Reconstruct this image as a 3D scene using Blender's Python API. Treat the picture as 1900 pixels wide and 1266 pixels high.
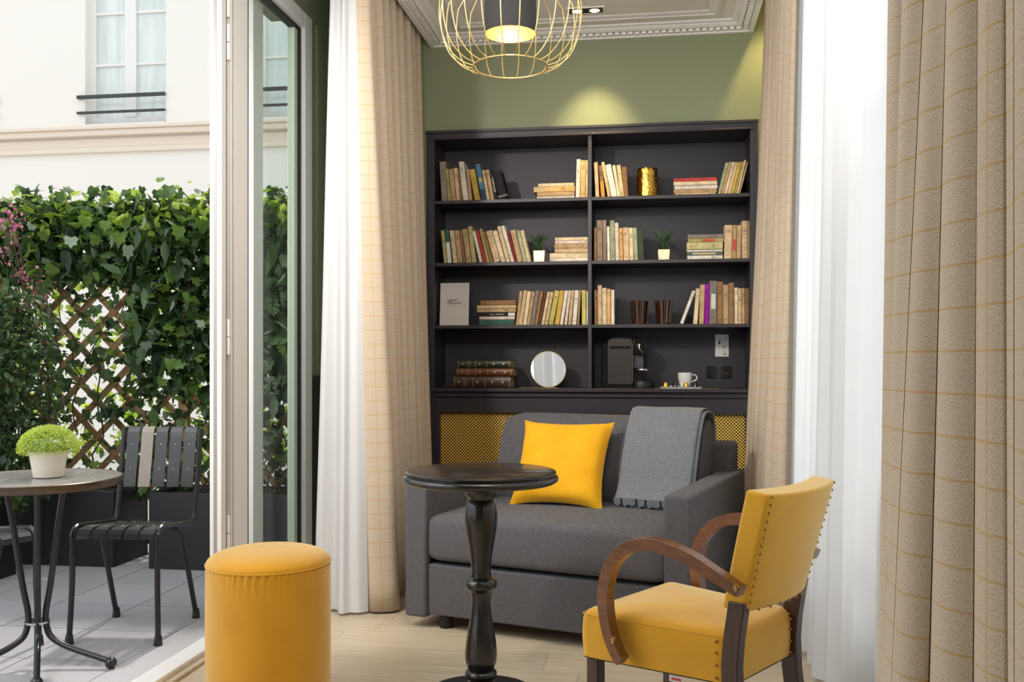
import bpy, math, random
from math import sin, cos, pi, radians, atan2, sqrt, hypot
from mathutils import Vector, Matrix
for _o in list(bpy.data.objects): bpy.data.objects.remove(_o)
S = bpy.context.scene
COL = S.collection

# ------------------------------------------------------------ camera
F = 1750.0; HY = 672.0; CX = 950.0; HC = 1.10      # focal in px, horizon row, centre column, camera height
cam_d = bpy.data.cameras.new('camera'); cam = bpy.data.objects.new('camera', cam_d); COL.objects.link(cam)
cam.location = (0, 0, HC); cam.rotation_euler = (pi/2, 0, 0)
cam_d.sensor_width = 36; cam_d.lens = F/1900*36; cam_d.shift_y = (HY-633)/1900; cam_d.clip_start = 0.05
S.camera = cam
# ------------------------------------------------------------ room frame (a = right along back wall, b = away from camera)
TH = radians(8.4); OX, OY = -0.480, 5.350
E1 = (cos(TH), -sin(TH)); E2 = (sin(TH), cos(TH))
def R(a, b, z=0.0): return (OX+a*E1[0]+b*E2[0], OY+a*E1[1]+b*E2[1], z)
def A(x, b):
    r = (x-CX)/F
    return (r*(OY+b*E2[1]) - OX - b*E2[0])/(E1[0]-r*E1[1])
def DD(a, b): return OY+a*E1[1]+b*E2[1]
def Zy(y, D): return HC+(HY-y)/F*D
def PZ(x, y, z):
    D = (HC-z)*F/(y-HY); return ((x-CX)/F*D, D, z)
# ------------------------------------------------------------ world, lights, exposure
W = bpy.data.worlds.new('sky'); S.world = W; W.use_nodes = True
bg = W.node_tree.nodes['Background']; bg.inputs['Color'].default_value = (0.90, 0.95, 1.0, 1); bg.inputs['Strength'].default_value = 1.45
S.view_settings.view_transform = 'Standard'; S.view_settings.look = 'None'; S.view_settings.gamma = 1.0
S.view_settings.use_curve_mapping = False; S.view_settings.exposure = -0.08
def lamp(name, kind, loc, energy, color=(1,1,1), aim=None, **kw):
    d = bpy.data.lights.new(name, kind); o = bpy.data.objects.new(name, d); COL.objects.link(o)
    d.energy = energy; d.color = color; o.location = loc
    for k, v in kw.items(): setattr(d, k, v)
    if aim is not None:
        o.rotation_euler = (Vector(aim)-Vector(loc)).to_track_quat('-Z', 'Y').to_euler()
    return o
lamp('sun', 'SUN', (0, 20, 20), 2.6, (1.0, 0.95, 0.86), aim=(-1.5, 5, -4), angle=radians(4))
# daylight entering by the tall windows of the right wall and the open terrace door
lamp('window_daylight', 'AREA', R(2.35, -2.2, 1.7), 24, (0.93, 0.96, 1.0), aim=R(0.6, -2.2, 1.3), shape='RECTANGLE', size=3.4, size_y=2.4)
lamp('added_uplight', 'AREA', R(0.8, -3.1, 2.25), 36, (1.0, 0.97, 0.94), aim=R(0.8, -2.4, 3.1), shape='RECTANGLE', size=1.2, size_y=0.8)  # added area lamp without a fixture, brightens the white ceiling panel
lamp('room_key_spot', 'SPOT', R(-0.45, -3.3, 2.62), 200, (1.0, 0.95, 0.88), aim=R(0.62, -0.4, 1.0), spot_size=radians(72), spot_blend=0.8, shadow_soft_size=0.08)
lamp('added_fill_spot', 'SPOT', R(1.15, -3.4, 2.75), 90, (1.0, 0.95, 0.89), aim=R(0.15, -1.0, 0.9), spot_size=radians(80), spot_blend=0.9, shadow_soft_size=0.35)  # added fill lamp above the view, brightens the left curtain and floor
lamp('door_daylight', 'AREA', R(-1.7, -3.3, 2.3), 42, (0.97, 0.98, 1.0), aim=R(0.2, -0.6, 0.9), shape='RECTANGLE', size=1.8, size_y=1.8)

# ------------------------------------------------------------ mesh builder
def lin(c):
    c = c/255.0
    return c/12.92 if c <= 0.04045 else ((c+0.055)/1.055)**2.4
def rgb(r, g, b): return (lin(r), lin(g), lin(b), 1)
class MB:
    def __init__(s): s.v = []; s.f = []; s.m = []; s.uv = None; s.mi = 0
    def face(s, idx): s.f.append(tuple(idx)); s.m.append(s.mi)
    def box(s, lo, hi, rot=None, piv=None):
        x0,y0,z0 = lo; x1,y1,z1 = hi
        P = [(x0,y0,z0),(x1,y0,z0),(x1,y1,z0),(x0,y1,z0),(x0,y0,z1),(x1,y0,z1),(x1,y1,z1),(x0,y1,z1)]
        if rot is not None:
            pv = Vector(piv) if piv is not None else Vector(((x0+x1)/2,(y0+y1)/2,(z0+z1)/2))
            P = [tuple(rot @ (Vector(p)-pv) + pv) for p in P]
        n = len(s.v); s.v += P
        for q in ((0,3,2,1),(4,5,6,7),(0,1,5,4),(1,2,6,5),(2,3,7,6),(3,0,4,7)): s.face([n+i for i in q])
        return s
    def hexa(s, P):
        n = len(s.v); s.v += [tuple(p) for p in P]
        for q in ((0,3,2,1),(4,5,6,7),(0,1,5,4),(1,2,6,5),(2,3,7,6),(3,0,4,7)): s.face([n+i for i in q])
        return s
    def prism(s, pts, z0, z1):
        n = len(s.v); k = len(pts)
        s.v += [(p[0],p[1],z0) for p in pts]+[(p[0],p[1],z1) for p in pts]
        s.face([n+i for i in range(k)][::-1]); s.face([n+k+i for i in range(k)])
        for i in range(k): j=(i+1)%k; s.face([n+i,n+j,n+k+j,n+k+i])
        return s
    def lathe(s, prof, seg=32, c=(0,0,0), axis='z', a0=0, a1=2*pi):
        n = len(s.v); full = abs(a1-a0-2*pi) < 1e-6; cnt = seg if full else seg+1
        for r, h in prof:
            for i in range(cnt):
                t = a0+(a1-a0)*i/seg; x, y = r*cos(t), r*sin(t)
                p = (x,y,h) if axis=='z' else ((x,h,y) if axis=='y' else (h,x,y))
                s.v.append((p[0]+c[0],p[1]+c[1],p[2]+c[2]))
        for k in range(len(prof)-1):
            for i in range(seg):
                j = (i+1)%cnt if full else i+1
                s.face([n+k*cnt+i, n+k*cnt+j, n+(k+1)*cnt+j, n+(k+1)*cnt+i])
        return s
    def tube(s, pts, r, seg=8, closed=False, ry=None, up=None, caps=True):
        pts = [Vector(p) for p in pts]; N = len(pts); n = len(s.v); prev = None
        rr = r if isinstance(r, (list, tuple)) else [r]*N
        for i, p in enumerate(pts):
            if closed: t = pts[(i+1)%N]-pts[i-1]
            else: t = pts[min(i+1,N-1)]-pts[max(i-1,0)]
            if t.length < 1e-9: t = Vector((0,0,1))
            t.normalize()
            if up is not None:
                u = Vector(up); u = (u - t*u.dot(t)).normalized()
            elif prev is None:
                u = t.orthogonal().normalized()
            else:
                u = (prev - t*prev.dot(t)); u = u.normalized() if u.length > 1e-6 else t.orthogonal().normalized()
            prev = u; w = t.cross(u)
            for k in range(seg):
                an = 2*pi*(k+0.5)/seg
                q = p + u*(rr[i]*cos(an)) + w*((ry if ry else rr[i])*sin(an))
                s.v.append(tuple(q))
        for i in range(N if closed else N-1):
            j = (i+1)%N
            for k in range(seg):
                l = (k+1)%seg
                s.face([n+i*seg+k, n+i*seg+l, n+j*seg+l, n+j*seg+k])
        if caps and not closed:
            s.face([n+k for k in range(seg)][::-1]); s.face([n+(N-1)*seg+k for k in range(seg)])
        return s
    def cyl(s, p, q, r, seg=12, r2=None): return s.tube([p, q], [r, r if r2 is None else r2], seg)
    def ball(s, c, r, seg=10, rings=6, sz=1.0):
        prof = [(max(1e-4, r*sin(pi*i/rings)), -r*sz*cos(pi*i/rings)) for i in range(rings+1)]
        return s.lathe(prof, seg, c)
    def grid(s, rows, uvs=None):
        n = len(s.v); h = len(rows); w = len(rows[0])
        for r in rows: s.v += [tuple(p) for p in r]
        for i in range(h-1):
            for j in range(w-1): s.face([n+i*w+j, n+i*w+j+1, n+(i+1)*w+j+1, n+(i+1)*w+j])
        if uvs is not None:
            s.uv = (s.uv or []) + [q for r in uvs for q in r]
        return s
    def build(s, name, mats, parent=None, smooth=True, ang=32, bevel=0, seg=2, solid=0, sub=0, weld=False):
        me = bpy.data.meshes.new(name); me.from_pydata(s.v, [], s.f)
        if not isinstance(mats, (list, tuple)): mats = [mats]
        for m in mats: me.materials.append(m)
        if len(mats) > 1: me.polygons.foreach_set('material_index', s.m)
        if s.uv is not None:
            ul = me.uv_layers.new(name='UVMap'); lp = [0]*len(me.loops); me.loops.foreach_get('vertex_index', lp)
            flat = []
            for vi in lp: flat += list(s.uv[vi])
            ul.data.foreach_set('uv', flat)
        if smooth:
            me.polygons.foreach_set('use_smooth', [True]*len(me.polygons))
            try: me.set_sharp_from_angle(angle=radians(ang))
            except Exception: pass
        me.update()
        o = bpy.data.objects.new(name, me); COL.objects.link(o)
        if parent is not None: o.parent = parent
        if solid:
            m = o.modifiers.new('s', 'SOLIDIFY'); m.thickness = solid; m.offset = 0
        if bevel:
            m = o.modifiers.new('b', 'BEVEL'); m.width = bevel; m.segments = seg; m.limit_method = 'ANGLE'; m.angle_limit = radians(40)
        if sub:
            m = o.modifiers.new('u', 'SUBSURF'); m.levels = sub; m.render_levels = sub
        return o
def at(o, loc, rz=0.0): o.location = loc; o.rotation_euler = (0, 0, rz); return o
def room(o): return at(o, (OX, OY, 0), -TH)
def tag(o, label, cat, group=None):
    o['label'] = label; o['category'] = cat
    if group: o['group'] = group
    return o
def thing(name, label, cat, loc=(0,0,0), rz=0.0, group=None):
    o = bpy.data.objects.new(name, None); COL.objects.link(o); o.empty_display_size = 0.1
    at(o, loc, rz); return tag(o, label, cat, group)
def struct(o, label=None, cat=None):
    o['kind'] = 'structure'
    if label: o['label'] = label
    if cat: o['category'] = cat
    return o
def sroot(name, label, cat, loc=None, rz=-TH):
    o = bpy.data.objects.new(name, None); COL.objects.link(o); at(o, loc or (OX, OY, 0), rz)
    return struct(o, label, cat)
def stuff(o): o['kind'] = 'stuff'; return o
def copy_tree(o, parent=None):
    c = o.copy(); COL.objects.link(c)
    if parent is not None: c.parent = parent
    for ch in list(o.children): copy_tree(ch, c)
    return c
def clone(o, parent, loc=None, rot=None, scale=None):
    c = o.copy(); COL.objects.link(c); c.parent = parent
    if loc is not None: c.location = loc
    if rot is not None: c.rotation_euler = rot
    if scale is not None: c.scale = scale
    return c

# ------------------------------------------------------------ materials
def mat(name, col, rough=0.6, metal=0.0, var=0.0, vscale=8.0, stretch=(1,1,1), bump=0.0, bscale=40.0, bstretch=None,
        col2=None, coat=0.0, sheen=0.0, spec=0.5, trans=0.0, emit=None, estr=0.0, objvar=0.0, alpha=None):
    m = bpy.data.materials.new(name); m.use_nodes = True; nt = m.node_tree; N = nt.nodes; L = nt.links
    b = N['Principled BSDF']; b.inputs['Base Color'].default_value = col; b.inputs['Roughness'].default_value = rough
    b.inputs['Metallic'].default_value = metal; b.inputs['Specular IOR Level'].default_value = spec
    b.inputs['Coat Weight'].default_value = coat; b.inputs['Sheen Weight'].default_value = sheen
    if 'mustard' in name: b.inputs['Sheen Tint'].default_value = (1.0, 0.88, 0.56, 1)
    b.inputs['Transmission Weight'].default_value = trans
    if emit is not None:
        b.inputs['Emission Color'].default_value = emit; b.inputs['Emission Strength'].default_value = estr
    tc = N.new('ShaderNodeTexCoord')
    src = None
    if var > 0 or col2 is not None:
        mp = N.new('ShaderNodeMapping'); mp.inputs['Scale'].default_value = stretch; L.new(tc.outputs['Object'], mp.inputs['Vector'])
        ns = N.new('ShaderNodeTexNoise'); ns.inputs['Scale'].default_value = vscale; ns.inputs['Detail'].default_value = 5
        L.new(mp.outputs['Vector'], ns.inputs['Vector'])
        rp = N.new('ShaderNodeValToRGB'); rp.color_ramp.elements[0].position = 0.3; rp.color_ramp.elements[1].position = 0.7
        c2 = col2 if col2 is not None else tuple(min(1, c*(1+var)) for c in col[:3])+(1,)
        c1 = col if col2 is not None else tuple(c*(1-var) for c in col[:3])+(1,)
        rp.color_ramp.elements[0].color = c1; rp.color_ramp.elements[1].color = c2
        L.new(ns.outputs['Fac'], rp.inputs['Fac']); src = rp.outputs['Color']
    if objvar > 0:
        oi = N.new('ShaderNodeObjectInfo'); mr = N.new('ShaderNodeMapRange')
        mr.inputs['To Min'].default_value = 1-objvar; mr.inputs['To Max'].default_value = 1+objvar
        L.new(oi.outputs['Random'], mr.inputs['Value'])
        hs = N.new('ShaderNodeHueSaturation'); L.new(mr.outputs['Result'], hs.inputs['Value'])
        if src is not None: L.new(src, hs.inputs['Color'])
        else: hs.inputs['Color'].default_value = col
        src = hs.outputs['Color']
    if src is not None: L.new(src, b.inputs['Base Color'])
    if bump > 0:
        mp2 = N.new('ShaderNodeMapping'); mp2.inputs['Scale'].default_value = bstretch or stretch; L.new(tc.outputs['Object'], mp2.inputs['Vector'])
        n2 = N.new('ShaderNodeTexNoise'); n2.inputs['Scale'].default_value = bscale; n2.inputs['Detail'].default_value = 4
        L.new(mp2.outputs['Vector'], n2.inputs['Vector'])
        bp = N.new('ShaderNodeBump'); bp.inputs['Strength'].default_value = bump; bp.inputs['Distance'].default_value = 0.01
        L.new(n2.outputs['Fac'], bp.inputs['Height']); L.new(bp.outputs['Normal'], b.inputs['Normal'])
    return m
def glassy(name, tint=(0.93,0.98,0.95,1), refl=0.08, rough=0.0):
    m = bpy.data.materials.new(name); m.use_nodes = True; nt = m.node_tree; N = nt.nodes; L = nt.links
    N.remove(N['Principled BSDF']); out = N['Material Output']
    tr = N.new('ShaderNodeBsdfTransparent'); tr.inputs['Color'].default_value = tint
    gl = N.new('ShaderNodeBsdfGlossy'); gl.inputs['Roughness'].default_value = rough
    fr = N.new('ShaderNodeLayerWeight'); fr.inputs['Blend'].default_value = 0.5
    pw = N.new('ShaderNodeMath'); pw.operation = 'POWER'; pw.inputs[1].default_value = 5.0; L.new(fr.outputs['Facing'], pw.inputs[0])
    ad = N.new('ShaderNodeMath'); ad.operation = 'ADD'; ad.inputs[1].default_value = refl; ad.use_clamp = True
    L.new(pw.outputs[0], ad.inputs[0]); mx = N.new('ShaderNodeMixShader')
    L.new(ad.outputs[0], mx.inputs['Fac']); L.new(tr.outputs[0], mx.inputs[1]); L.new(gl.outputs[0], mx.inputs[2]); L.new(mx.outputs[0], out.inputs['Surface'])
    return m
def cloth_trans(name, col, tcol, f_trans=0.45, f_clear=0.12):
    m = bpy.data.materials.new(name); m.use_nodes = True; nt = m.node_tree; N = nt.nodes; L = nt.links
    b = N['Principled BSDF']; b.inputs['Base Color'].default_value = col; b.inputs['Roughness'].default_value = 0.9; b.inputs['Specular IOR Level'].default_value = 0.1
    out = N['Material Output']; t = N.new('ShaderNodeBsdfTranslucent'); t.inputs['Color'].default_value = tcol
    mx = N.new('ShaderNodeMixShader'); mx.inputs['Fac'].default_value = f_trans
    L.new(b.outputs[0], mx.inputs[1]); L.new(t.outputs[0], mx.inputs[2]); last = mx.outputs[0]
    if f_clear > 0:
        c = N.new('ShaderNodeBsdfTransparent'); m2 = N.new('ShaderNodeMixShader'); m2.inputs['Fac'].default_value = f_clear
        L.new(last, m2.inputs[1]); L.new(c.outputs[0], m2.inputs[2]); last = m2.outputs[0]
    L.new(last, out.inputs['Surface']); return m
def leaf_mat(name, dark, light, vein=None, trans=0.35):
    m = bpy.data.materials.new(name); m.use_nodes = True; nt = m.node_tree; N = nt.nodes; L = nt.links
    b = N['Principled BSDF']; b.inputs['Roughness'].default_value = 0.38; b.inputs['Specular IOR Level'].default_value = 0.5
    ge = N.new('ShaderNodeNewGeometry'); oi = N.new('ShaderNodeObjectInfo')
    ad = N.new('ShaderNodeMath'); ad.operation = 'ADD'; L.new(ge.outputs['Random Per Island'], ad.inputs[0]); L.new(oi.outputs['Random'], ad.inputs[1])
    fr = N.new('ShaderNodeMath'); fr.operation = 'FRACT'; L.new(ad.outputs[0], fr.inputs[0])
    rp = N.new('ShaderNodeValToRGB'); rp.color_ramp.elements[0].color = dark; rp.color_ramp.elements[1].color = light
    L.new(fr.outputs[0], rp.inputs['Fac']); L.new(rp.outputs['Color'], b.inputs['Base Color'])
    t = N.new('ShaderNodeBsdfTranslucent'); hs = N.new('ShaderNodeHueSaturation'); hs.inputs['Value'].default_value = 2.2; hs.inputs['Hue'].default_value = 0.48
    L.new(rp.outputs['Color'], hs.inputs['Color']); L.new(hs.outputs['Color'], t.inputs['Color'])
    mx = N.new('ShaderNodeMixShader'); mx.inputs['Fac'].default_value = trans
    L.new(b.outputs[0], mx.inputs[1]); L.new(t.outputs[0], mx.inputs[2]); L.new(mx.outputs[0], N['Material Output'].inputs['Surface'])
    return m
def check_mat(name, base, line, su=0.125, sv=0.0619, lw=0.0032):
    """woven linen with thin mustard check lines, in cloth (UV, metres) coordinates"""
    m = bpy.data.materials.new(name); m.use_nodes = True; nt = m.node_tree; N = nt.nodes; L = nt.links
    b = N['Principled BSDF']; b.inputs['Roughness'].default_value = 0.95; b.inputs['Specular IOR Level'].default_value = 0.15; b.inputs['Sheen Weight'].default_value = 0.15
    uv = N.new('ShaderNodeUVMap'); sp = N.new('ShaderNodeSeparateXYZ'); L.new(uv.outputs['UV'], sp.inputs[0])
    def stripe(o, per, w):
        d = N.new('ShaderNodeMath'); d.operation = 'DIVIDE'; d.inputs[1].default_value = per; L.new(o, d.inputs[0])
        f = N.new('ShaderNodeMath'); f.operation = 'FRACT'; L.new(d.outputs[0], f.inputs[0])
        l = N.new('ShaderNodeMath'); l.operation = 'LESS_THAN'; l.inputs[1].default_value = w/per; L.new(f.outputs[0], l.inputs[0]); return l.outputs[0]
    a = stripe(sp.outputs['X'], su, lw); c = stripe(sp.outputs['Y'], sv, lw)
    mx = N.new('ShaderNodeMath'); mx.operation = 'MAXIMUM'; L.new(a, mx.inputs[0]); L.new(c, mx.inputs[1])
    ns = N.new('ShaderNodeTexNoise'); ns.inputs['Scale'].default_value = 620; ns.inputs['Detail'].default_value = 2
    mp = N.new('ShaderNodeMapping'); mp.inputs['Scale'].default_value = (1.0, 0.45, 1); L.new(uv.outputs['UV'], mp.inputs['Vector']); L.new(mp.outputs[0], ns.inputs['Vector'])
    rp = N.new('ShaderNodeValToRGB'); rp.color_ramp.elements[0].position = 0.32; rp.color_ramp.elements[1].position = 0.68
    rp.color_ramp.elements[0].color = tuple(x*0.66 for x in base[:3])+(1,); rp.color_ramp.elements[1].color = tuple(min(1, x*1.15) for x in base[:3])+(1,)
    L.new(ns.outputs['Fac'], rp.inputs['Fac'])
    mc = N.new('ShaderNodeMix'); mc.data_type = 'RGBA'; mc.inputs[7].default_value = line
    ml = N.new('ShaderNodeMath'); ml.operation = 'MULTIPLY'; ml.inputs[1].default_value = 0.6; L.new(mx.outputs[0], ml.inputs[0])
    L.new(ml.outputs[0], mc.inputs[0]); L.new(rp.outputs['Color'], mc.inputs[6]); L.new(mc.outputs[2], b.inputs['Base Color'])
    bp = N.new('ShaderNodeBump'); bp.inputs['Strength'].default_value = 0.25; bp.inputs['Distance'].default_value = 0.002
    L.new(ns.outputs['Fac'], bp.inputs['Height']); L.new(bp.outputs[0], b.inputs['Normal'])
    return m
def book_mat(name):
    """paper spine tinted by the object colour, with faint printed lines and stains"""
    m = bpy.data.materials.new(name); m.use_nodes = True; nt = m.node_tree; N = nt.nodes; L = nt.links
    b = N['Principled BSDF']; b.inputs['Roughness'].default_value = 0.75; b.inputs['Specular IOR Level'].default_value = 0.25
    oi = N.new('ShaderNodeObjectInfo'); tc = N.new('ShaderNodeTexCoord')
    ns = N.new('ShaderNodeTexNoise'); ns.inputs['Scale'].default_value = 22; ns.inputs['Detail'].default_value = 6; ns.noise_dimensions = '4D'
    ml = N.new('ShaderNodeMath'); ml.operation = 'MULTIPLY'; ml.inputs[1].default_value = 50; L.new(oi.outputs['Random'], ml.inputs[0]); L.new(ml.outputs[0], ns.inputs['W'])
    L.new(tc.outputs['Object'], ns.inputs['Vector'])
    mr = N.new('ShaderNodeMapRange'); mr.inputs['From Min'].default_value = 0.3; mr.inputs['From Max'].default_value = 0.7; mr.inputs['To Min'].default_value = 0.72; mr.inputs['To Max'].default_value = 1.12
    L.new(ns.outputs['Fac'], mr.inputs['Value'])
    hs = N.new('ShaderNodeHueSaturation'); L.new(oi.outputs['Color'], hs.inputs['Color']); L.new(mr.outputs[0], hs.inputs['Value'])
    sp = N.new('ShaderNodeSeparateXYZ'); L.new(tc.outputs['Object'], sp.inputs[0])
    # printed lines: noise quantised along the spine, only inside title and foot zones
    n2 = N.new('ShaderNodeTexNoise'); n2.inputs['Scale'].default_value = 1.0; n2.inputs['Detail'].default_value = 1; n2.noise_dimensions = '4D'
    L.new(ml.outputs[0], n2.inputs['W']); mp = N.new('ShaderNodeMapping'); mp.inputs['Scale'].default_value = (60, 1, 190); L.new(tc.outputs['Object'], mp.inputs[0]); L.new(mp.outputs[0], n2.inputs['Vector'])
    g = N.new('ShaderNodeMath'); g.operation = 'GREATER_THAN'; g.inputs[1].default_value = 0.60; L.new(n2.outputs['Fac'], g.inputs[0])
    n3 = N.new('ShaderNodeTexNoise'); n3.inputs['Scale'].default_value = 1.0; n3.noise_dimensions = '4D'; n3.inputs['Detail'].default_value = 0
    L.new(ml.outputs[0], n3.inputs['W']); mp3 = N.new('ShaderNodeMapping'); mp3.inputs['Scale'].default_value = (0, 0, 26); L.new(tc.outputs['Object'], mp3.inputs[0]); L.new(mp3.outputs[0], n3.inputs['Vector'])
    g3 = N.new('ShaderNodeMath'); g3.operation = 'GREATER_THAN'; g3.inputs[1].default_value = 0.5; L.new(n3.outputs['Fac'], g3.inputs[0])
    mm = N.new('ShaderNodeMath'); mm.operation = 'MULTIPLY'; L.new(g.outputs[0], mm.inputs[0]); L.new(g3.outputs[0], mm.inputs[1])
    m3 = N.new('ShaderNodeMath'); m3.operation = 'MULTIPLY'; m3.inputs[1].default_value = 0.38; L.new(mm.outputs[0], m3.inputs[0])
    mc = N.new('ShaderNodeMix'); mc.data_type = 'RGBA'; mc.inputs[7].default_value = rgb(70, 50, 40)
    L.new(m3.outputs[0], mc.inputs[0]); L.new(hs.outputs['Color'], mc.inputs[6]); L.new(mc.outputs[2], b.inputs['Base Color'])
    return m

M = {}
M['green'] = mat('green_wall_paint', rgb(132, 138, 106), 0.65, bump=0.05, bscale=300)
M['dado'] = mat('black_wainscot_paint', rgb(34, 31, 32), 0.45)
M['white'] = mat('white_ceiling_paint', rgb(236, 232, 228), 0.6)
M['plaster'] = mat('white_plaster', rgb(232, 228, 224), 0.6)
M['oak'] = mat('pale_oak_planks', rgb(196, 176, 146), 0.38, col2=rgb(214, 198, 172), vscale=5, stretch=(0.6, 9, 1), bump=0.05, bscale=30, objvar=0.04)
M['joint'] = mat('floor_joint', rgb(120, 100, 78), 0.8)
M['shelf'] = mat('black_aubergine_lacquer', rgb(43, 37, 42), 0.42, var=0.06, vscale=30)
M['shelfback'] = mat('aubergine_back_panel', rgb(40, 35, 43), 0.5)
M['brass'] = mat('brass', rgb(214, 172, 84), 0.28, metal=1.0)
M['brassgrille'] = mat('brass_grille', rgb(250, 206, 96), 0.45, metal=0.35)
M['black'] = mat('matt_black', rgb(14, 13, 13), 0.6)
M['sofa'] = mat('charcoal_tweed', rgb(72, 70, 72), 0.92, col2=rgb(98, 96, 98), vscale=150, stretch=(0.4, 0.4, 4), bump=0.35, bscale=220, bstretch=(0.35, 0.35, 2.2), spec=0.15, sheen=0.08)
M['throw'] = mat('grey_felt', rgb(98, 100, 104), 0.95, col2=rgb(124, 126, 130), vscale=170, bump=0.3, bscale=260, spec=0.1, sheen=0.2)
M['yellow'] = mat('mustard_velvet', rgb(214, 152, 12), 0.75, col2=rgb(226, 166, 22), vscale=9, sheen=0.18, spec=0.2, bump=0.03, bscale=60)
M['yellowch'] = mat('mustard_velvet_chair', rgb(212, 152, 26), 0.75, col2=rgb(222, 164, 36), vscale=10, sheen=1.0, spec=0.2, bump=0.03, bscale=60)
M['yellowpf'] = mat('mustard_velvet_pouf', rgb(196, 134, 8), 0.75, col2=rgb(210, 148, 14), vscale=7, stretch=(1, 1, 0.6), sheen=0.9, spec=0.2, bump=0.04, bscale=40)
M['edge'] = mat('grey_silk_edge', rgb(190, 186, 182), 0.7)
M['walnut'] = mat('walnut_bentwood', rgb(98, 56, 26), 0.32, col2=rgb(126, 78, 40), vscale=30, stretch=(0.6, 1, 3), coat=0.3)
M['walnutdk'] = mat('dark_walnut_leg', rgb(48, 28, 20), 0.38, col2=rgb(70, 42, 28), vscale=14, stretch=(4, 4, 0.5), coat=0.3)
M['blackwood'] = mat('black_lacquered_wood', rgb(22, 20, 20), 0.28, coat=0.35, bump=0.02, bscale=40)
M['tabletop'] = mat('dark_tabletop_wood', rgb(30, 25, 23), 0.30, col2=rgb(50, 40, 34), vscale=3, stretch=(1, 7, 1), coat=0.25)
M['metalblk'] = mat('black_powder_coat', rgb(22, 22, 24), 0.32, coat=0.2)
M['slat'] = mat('charcoal_slat_enamel', rgb(36, 35, 37), 0.38, coat=0.15)
M['slatlt'] = mat('taupe_slat_enamel', rgb(140, 128, 118), 0.4)
M['steel'] = mat('polished_steel', rgb(200, 200, 200), 0.22, metal=1.0)
M['zinc'] = mat('grey_table_laminate', rgb(120, 116, 112), 0.28, col2=rgb(138, 134, 128), vscale=14, coat=0.2)
M['zincrim'] = mat('bronze_table_rim', rgb(96, 82, 70), 0.3, metal=0.7)
M['pot'] = mat('ivory_ceramic', rgb(226, 218, 204), 0.35)
M['tile'] = mat('grey_terrace_tile', rgb(154, 152, 158), 0.85, col2=rgb(176, 172, 174), vscale=160, bump=0.12, bscale=200, objvar=0.05)
M['grout'] = mat('tile_joint', rgb(44, 42, 43), 0.9)
M['ground'] = mat('courtyard_ground', rgb(205, 202, 196), 0.9)
M['planter'] = mat('black_fibre_planter', rgb(30, 29, 31), 0.5, var=0.12, vscale=6)
M['soil'] = mat('potting_soil', rgb(40, 30, 22), 0.95, bump=0.8, bscale=60)
M['lattice'] = mat('weathered_pine_slat', rgb(140, 108, 74), 0.8, col2=rgb(172, 138, 98), vscale=10, stretch=(1, 1, 6), objvar=0.1)
M['twig'] = mat('brown_stem', rgb(78, 56, 36), 0.8)
M['facade'] = mat('cream_render', rgb(240, 234, 226), 0.85, bump=0.03)
M['ledge'] = mat('beige_stone_ledge', rgb(232, 218, 200), 0.85)
M['winwhite'] = mat('white_window_paint', rgb(236, 234, 230), 0.45)
M['pane'] = mat('curtained_window_pane', rgb(206, 216, 212), 0.12, col2=rgb(232, 238, 234), vscale=3.0, stretch=(3.5, 1, 0.35), coat=0.3)
M['iron'] = mat('dark_iron_bar', rgb(58, 58, 60), 0.5)
M['alu'] = mat('warm_grey_aluminium', rgb(226, 220, 214), 0.42)
M['aludk'] = mat('brush_seal_grey', rgb(150, 146, 144), 0.7, var=0.1, vscale=200)
M['alugreen'] = mat('grey_green_aluminium', rgb(190, 202, 184), 0.4)
M['rubber'] = mat('black_gasket', rgb(26, 28, 26), 0.6)
M['glass'] = glassy('door_glass', (0.95, 0.985, 0.965, 1), 0.04)
M['clearglass'] = glassy('window_glass', (0.97, 0.99, 0.98, 1), 0.02)
M['curtain'] = check_mat('checked_linen', rgb(200, 182, 160), rgb(186, 144, 48))
M['sheer'] = cloth_trans('white_voile', (0.86, 0.86, 0.86, 1), (0.72, 0.74, 0.78, 1), 0.30, 0.03)
M['gold'] = mat('hammered_gold', rgb(222, 176, 84), 0.22, metal=1.0, bump=0.9, bscale=38)
M['goldleaf'] = mat('gold_foil_pot', rgb(240, 222, 180), 0.32, metal=0.8, bump=0.25, bscale=14)
M['mirror'] = mat('mirror_silver', rgb(238, 238, 240), 0.02, metal=1.0)
M['amber'] = mat('smoked_amber_glass', rgb(34, 16, 8), 0.1, col2=rgb(62, 30, 12), vscale=14, coat=0.8)
M['greypaper'] = mat('grey_booklet_board', rgb(204, 196, 188), 0.8)
M['ink'] = mat('black_ink', rgb(28, 26, 26), 0.7)
M['paper'] = mat('white_card', rgb(214, 210, 204), 0.7)
M['page'] = mat('aged_page_edges', rgb(196, 172, 130), 0.9, var=0.15, vscale=120, stretch=(1, 1, 0.1))
M['book'] = book_mat('book_cover')
M['leather_g'] = mat('dark_green_leather', rgb(36, 44, 30), 0.4, var=0.2, vscale=30)
M['leather_b'] = mat('chestnut_leather', rgb(96, 54, 28), 0.4, var=0.2, vscale=30)
M['leather_d'] = mat('dark_brown_leather', rgb(56, 36, 28), 0.4, var=0.2, vscale=30)
M['gilt'] = mat('gilt_tooling', rgb(206, 178, 112), 0.35, metal=0.8)
M['china'] = mat('white_porcelain', rgb(214, 212, 210), 0.25)
M['machine'] = mat('graphite_metal_shell', rgb(70, 66, 64), 0.32, metal=0.6)
M['gloss'] = mat('glossy_black_plastic', rgb(12, 11, 12), 0.12, coat=0.5)
M['blackplastic'] = mat('satin_black_plastic', rgb(16, 15, 16), 0.45)
M['smoke'] = mat('smoked_ribbed_tank', rgb(96, 98, 104), 0.2, coat=0.5)
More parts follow.
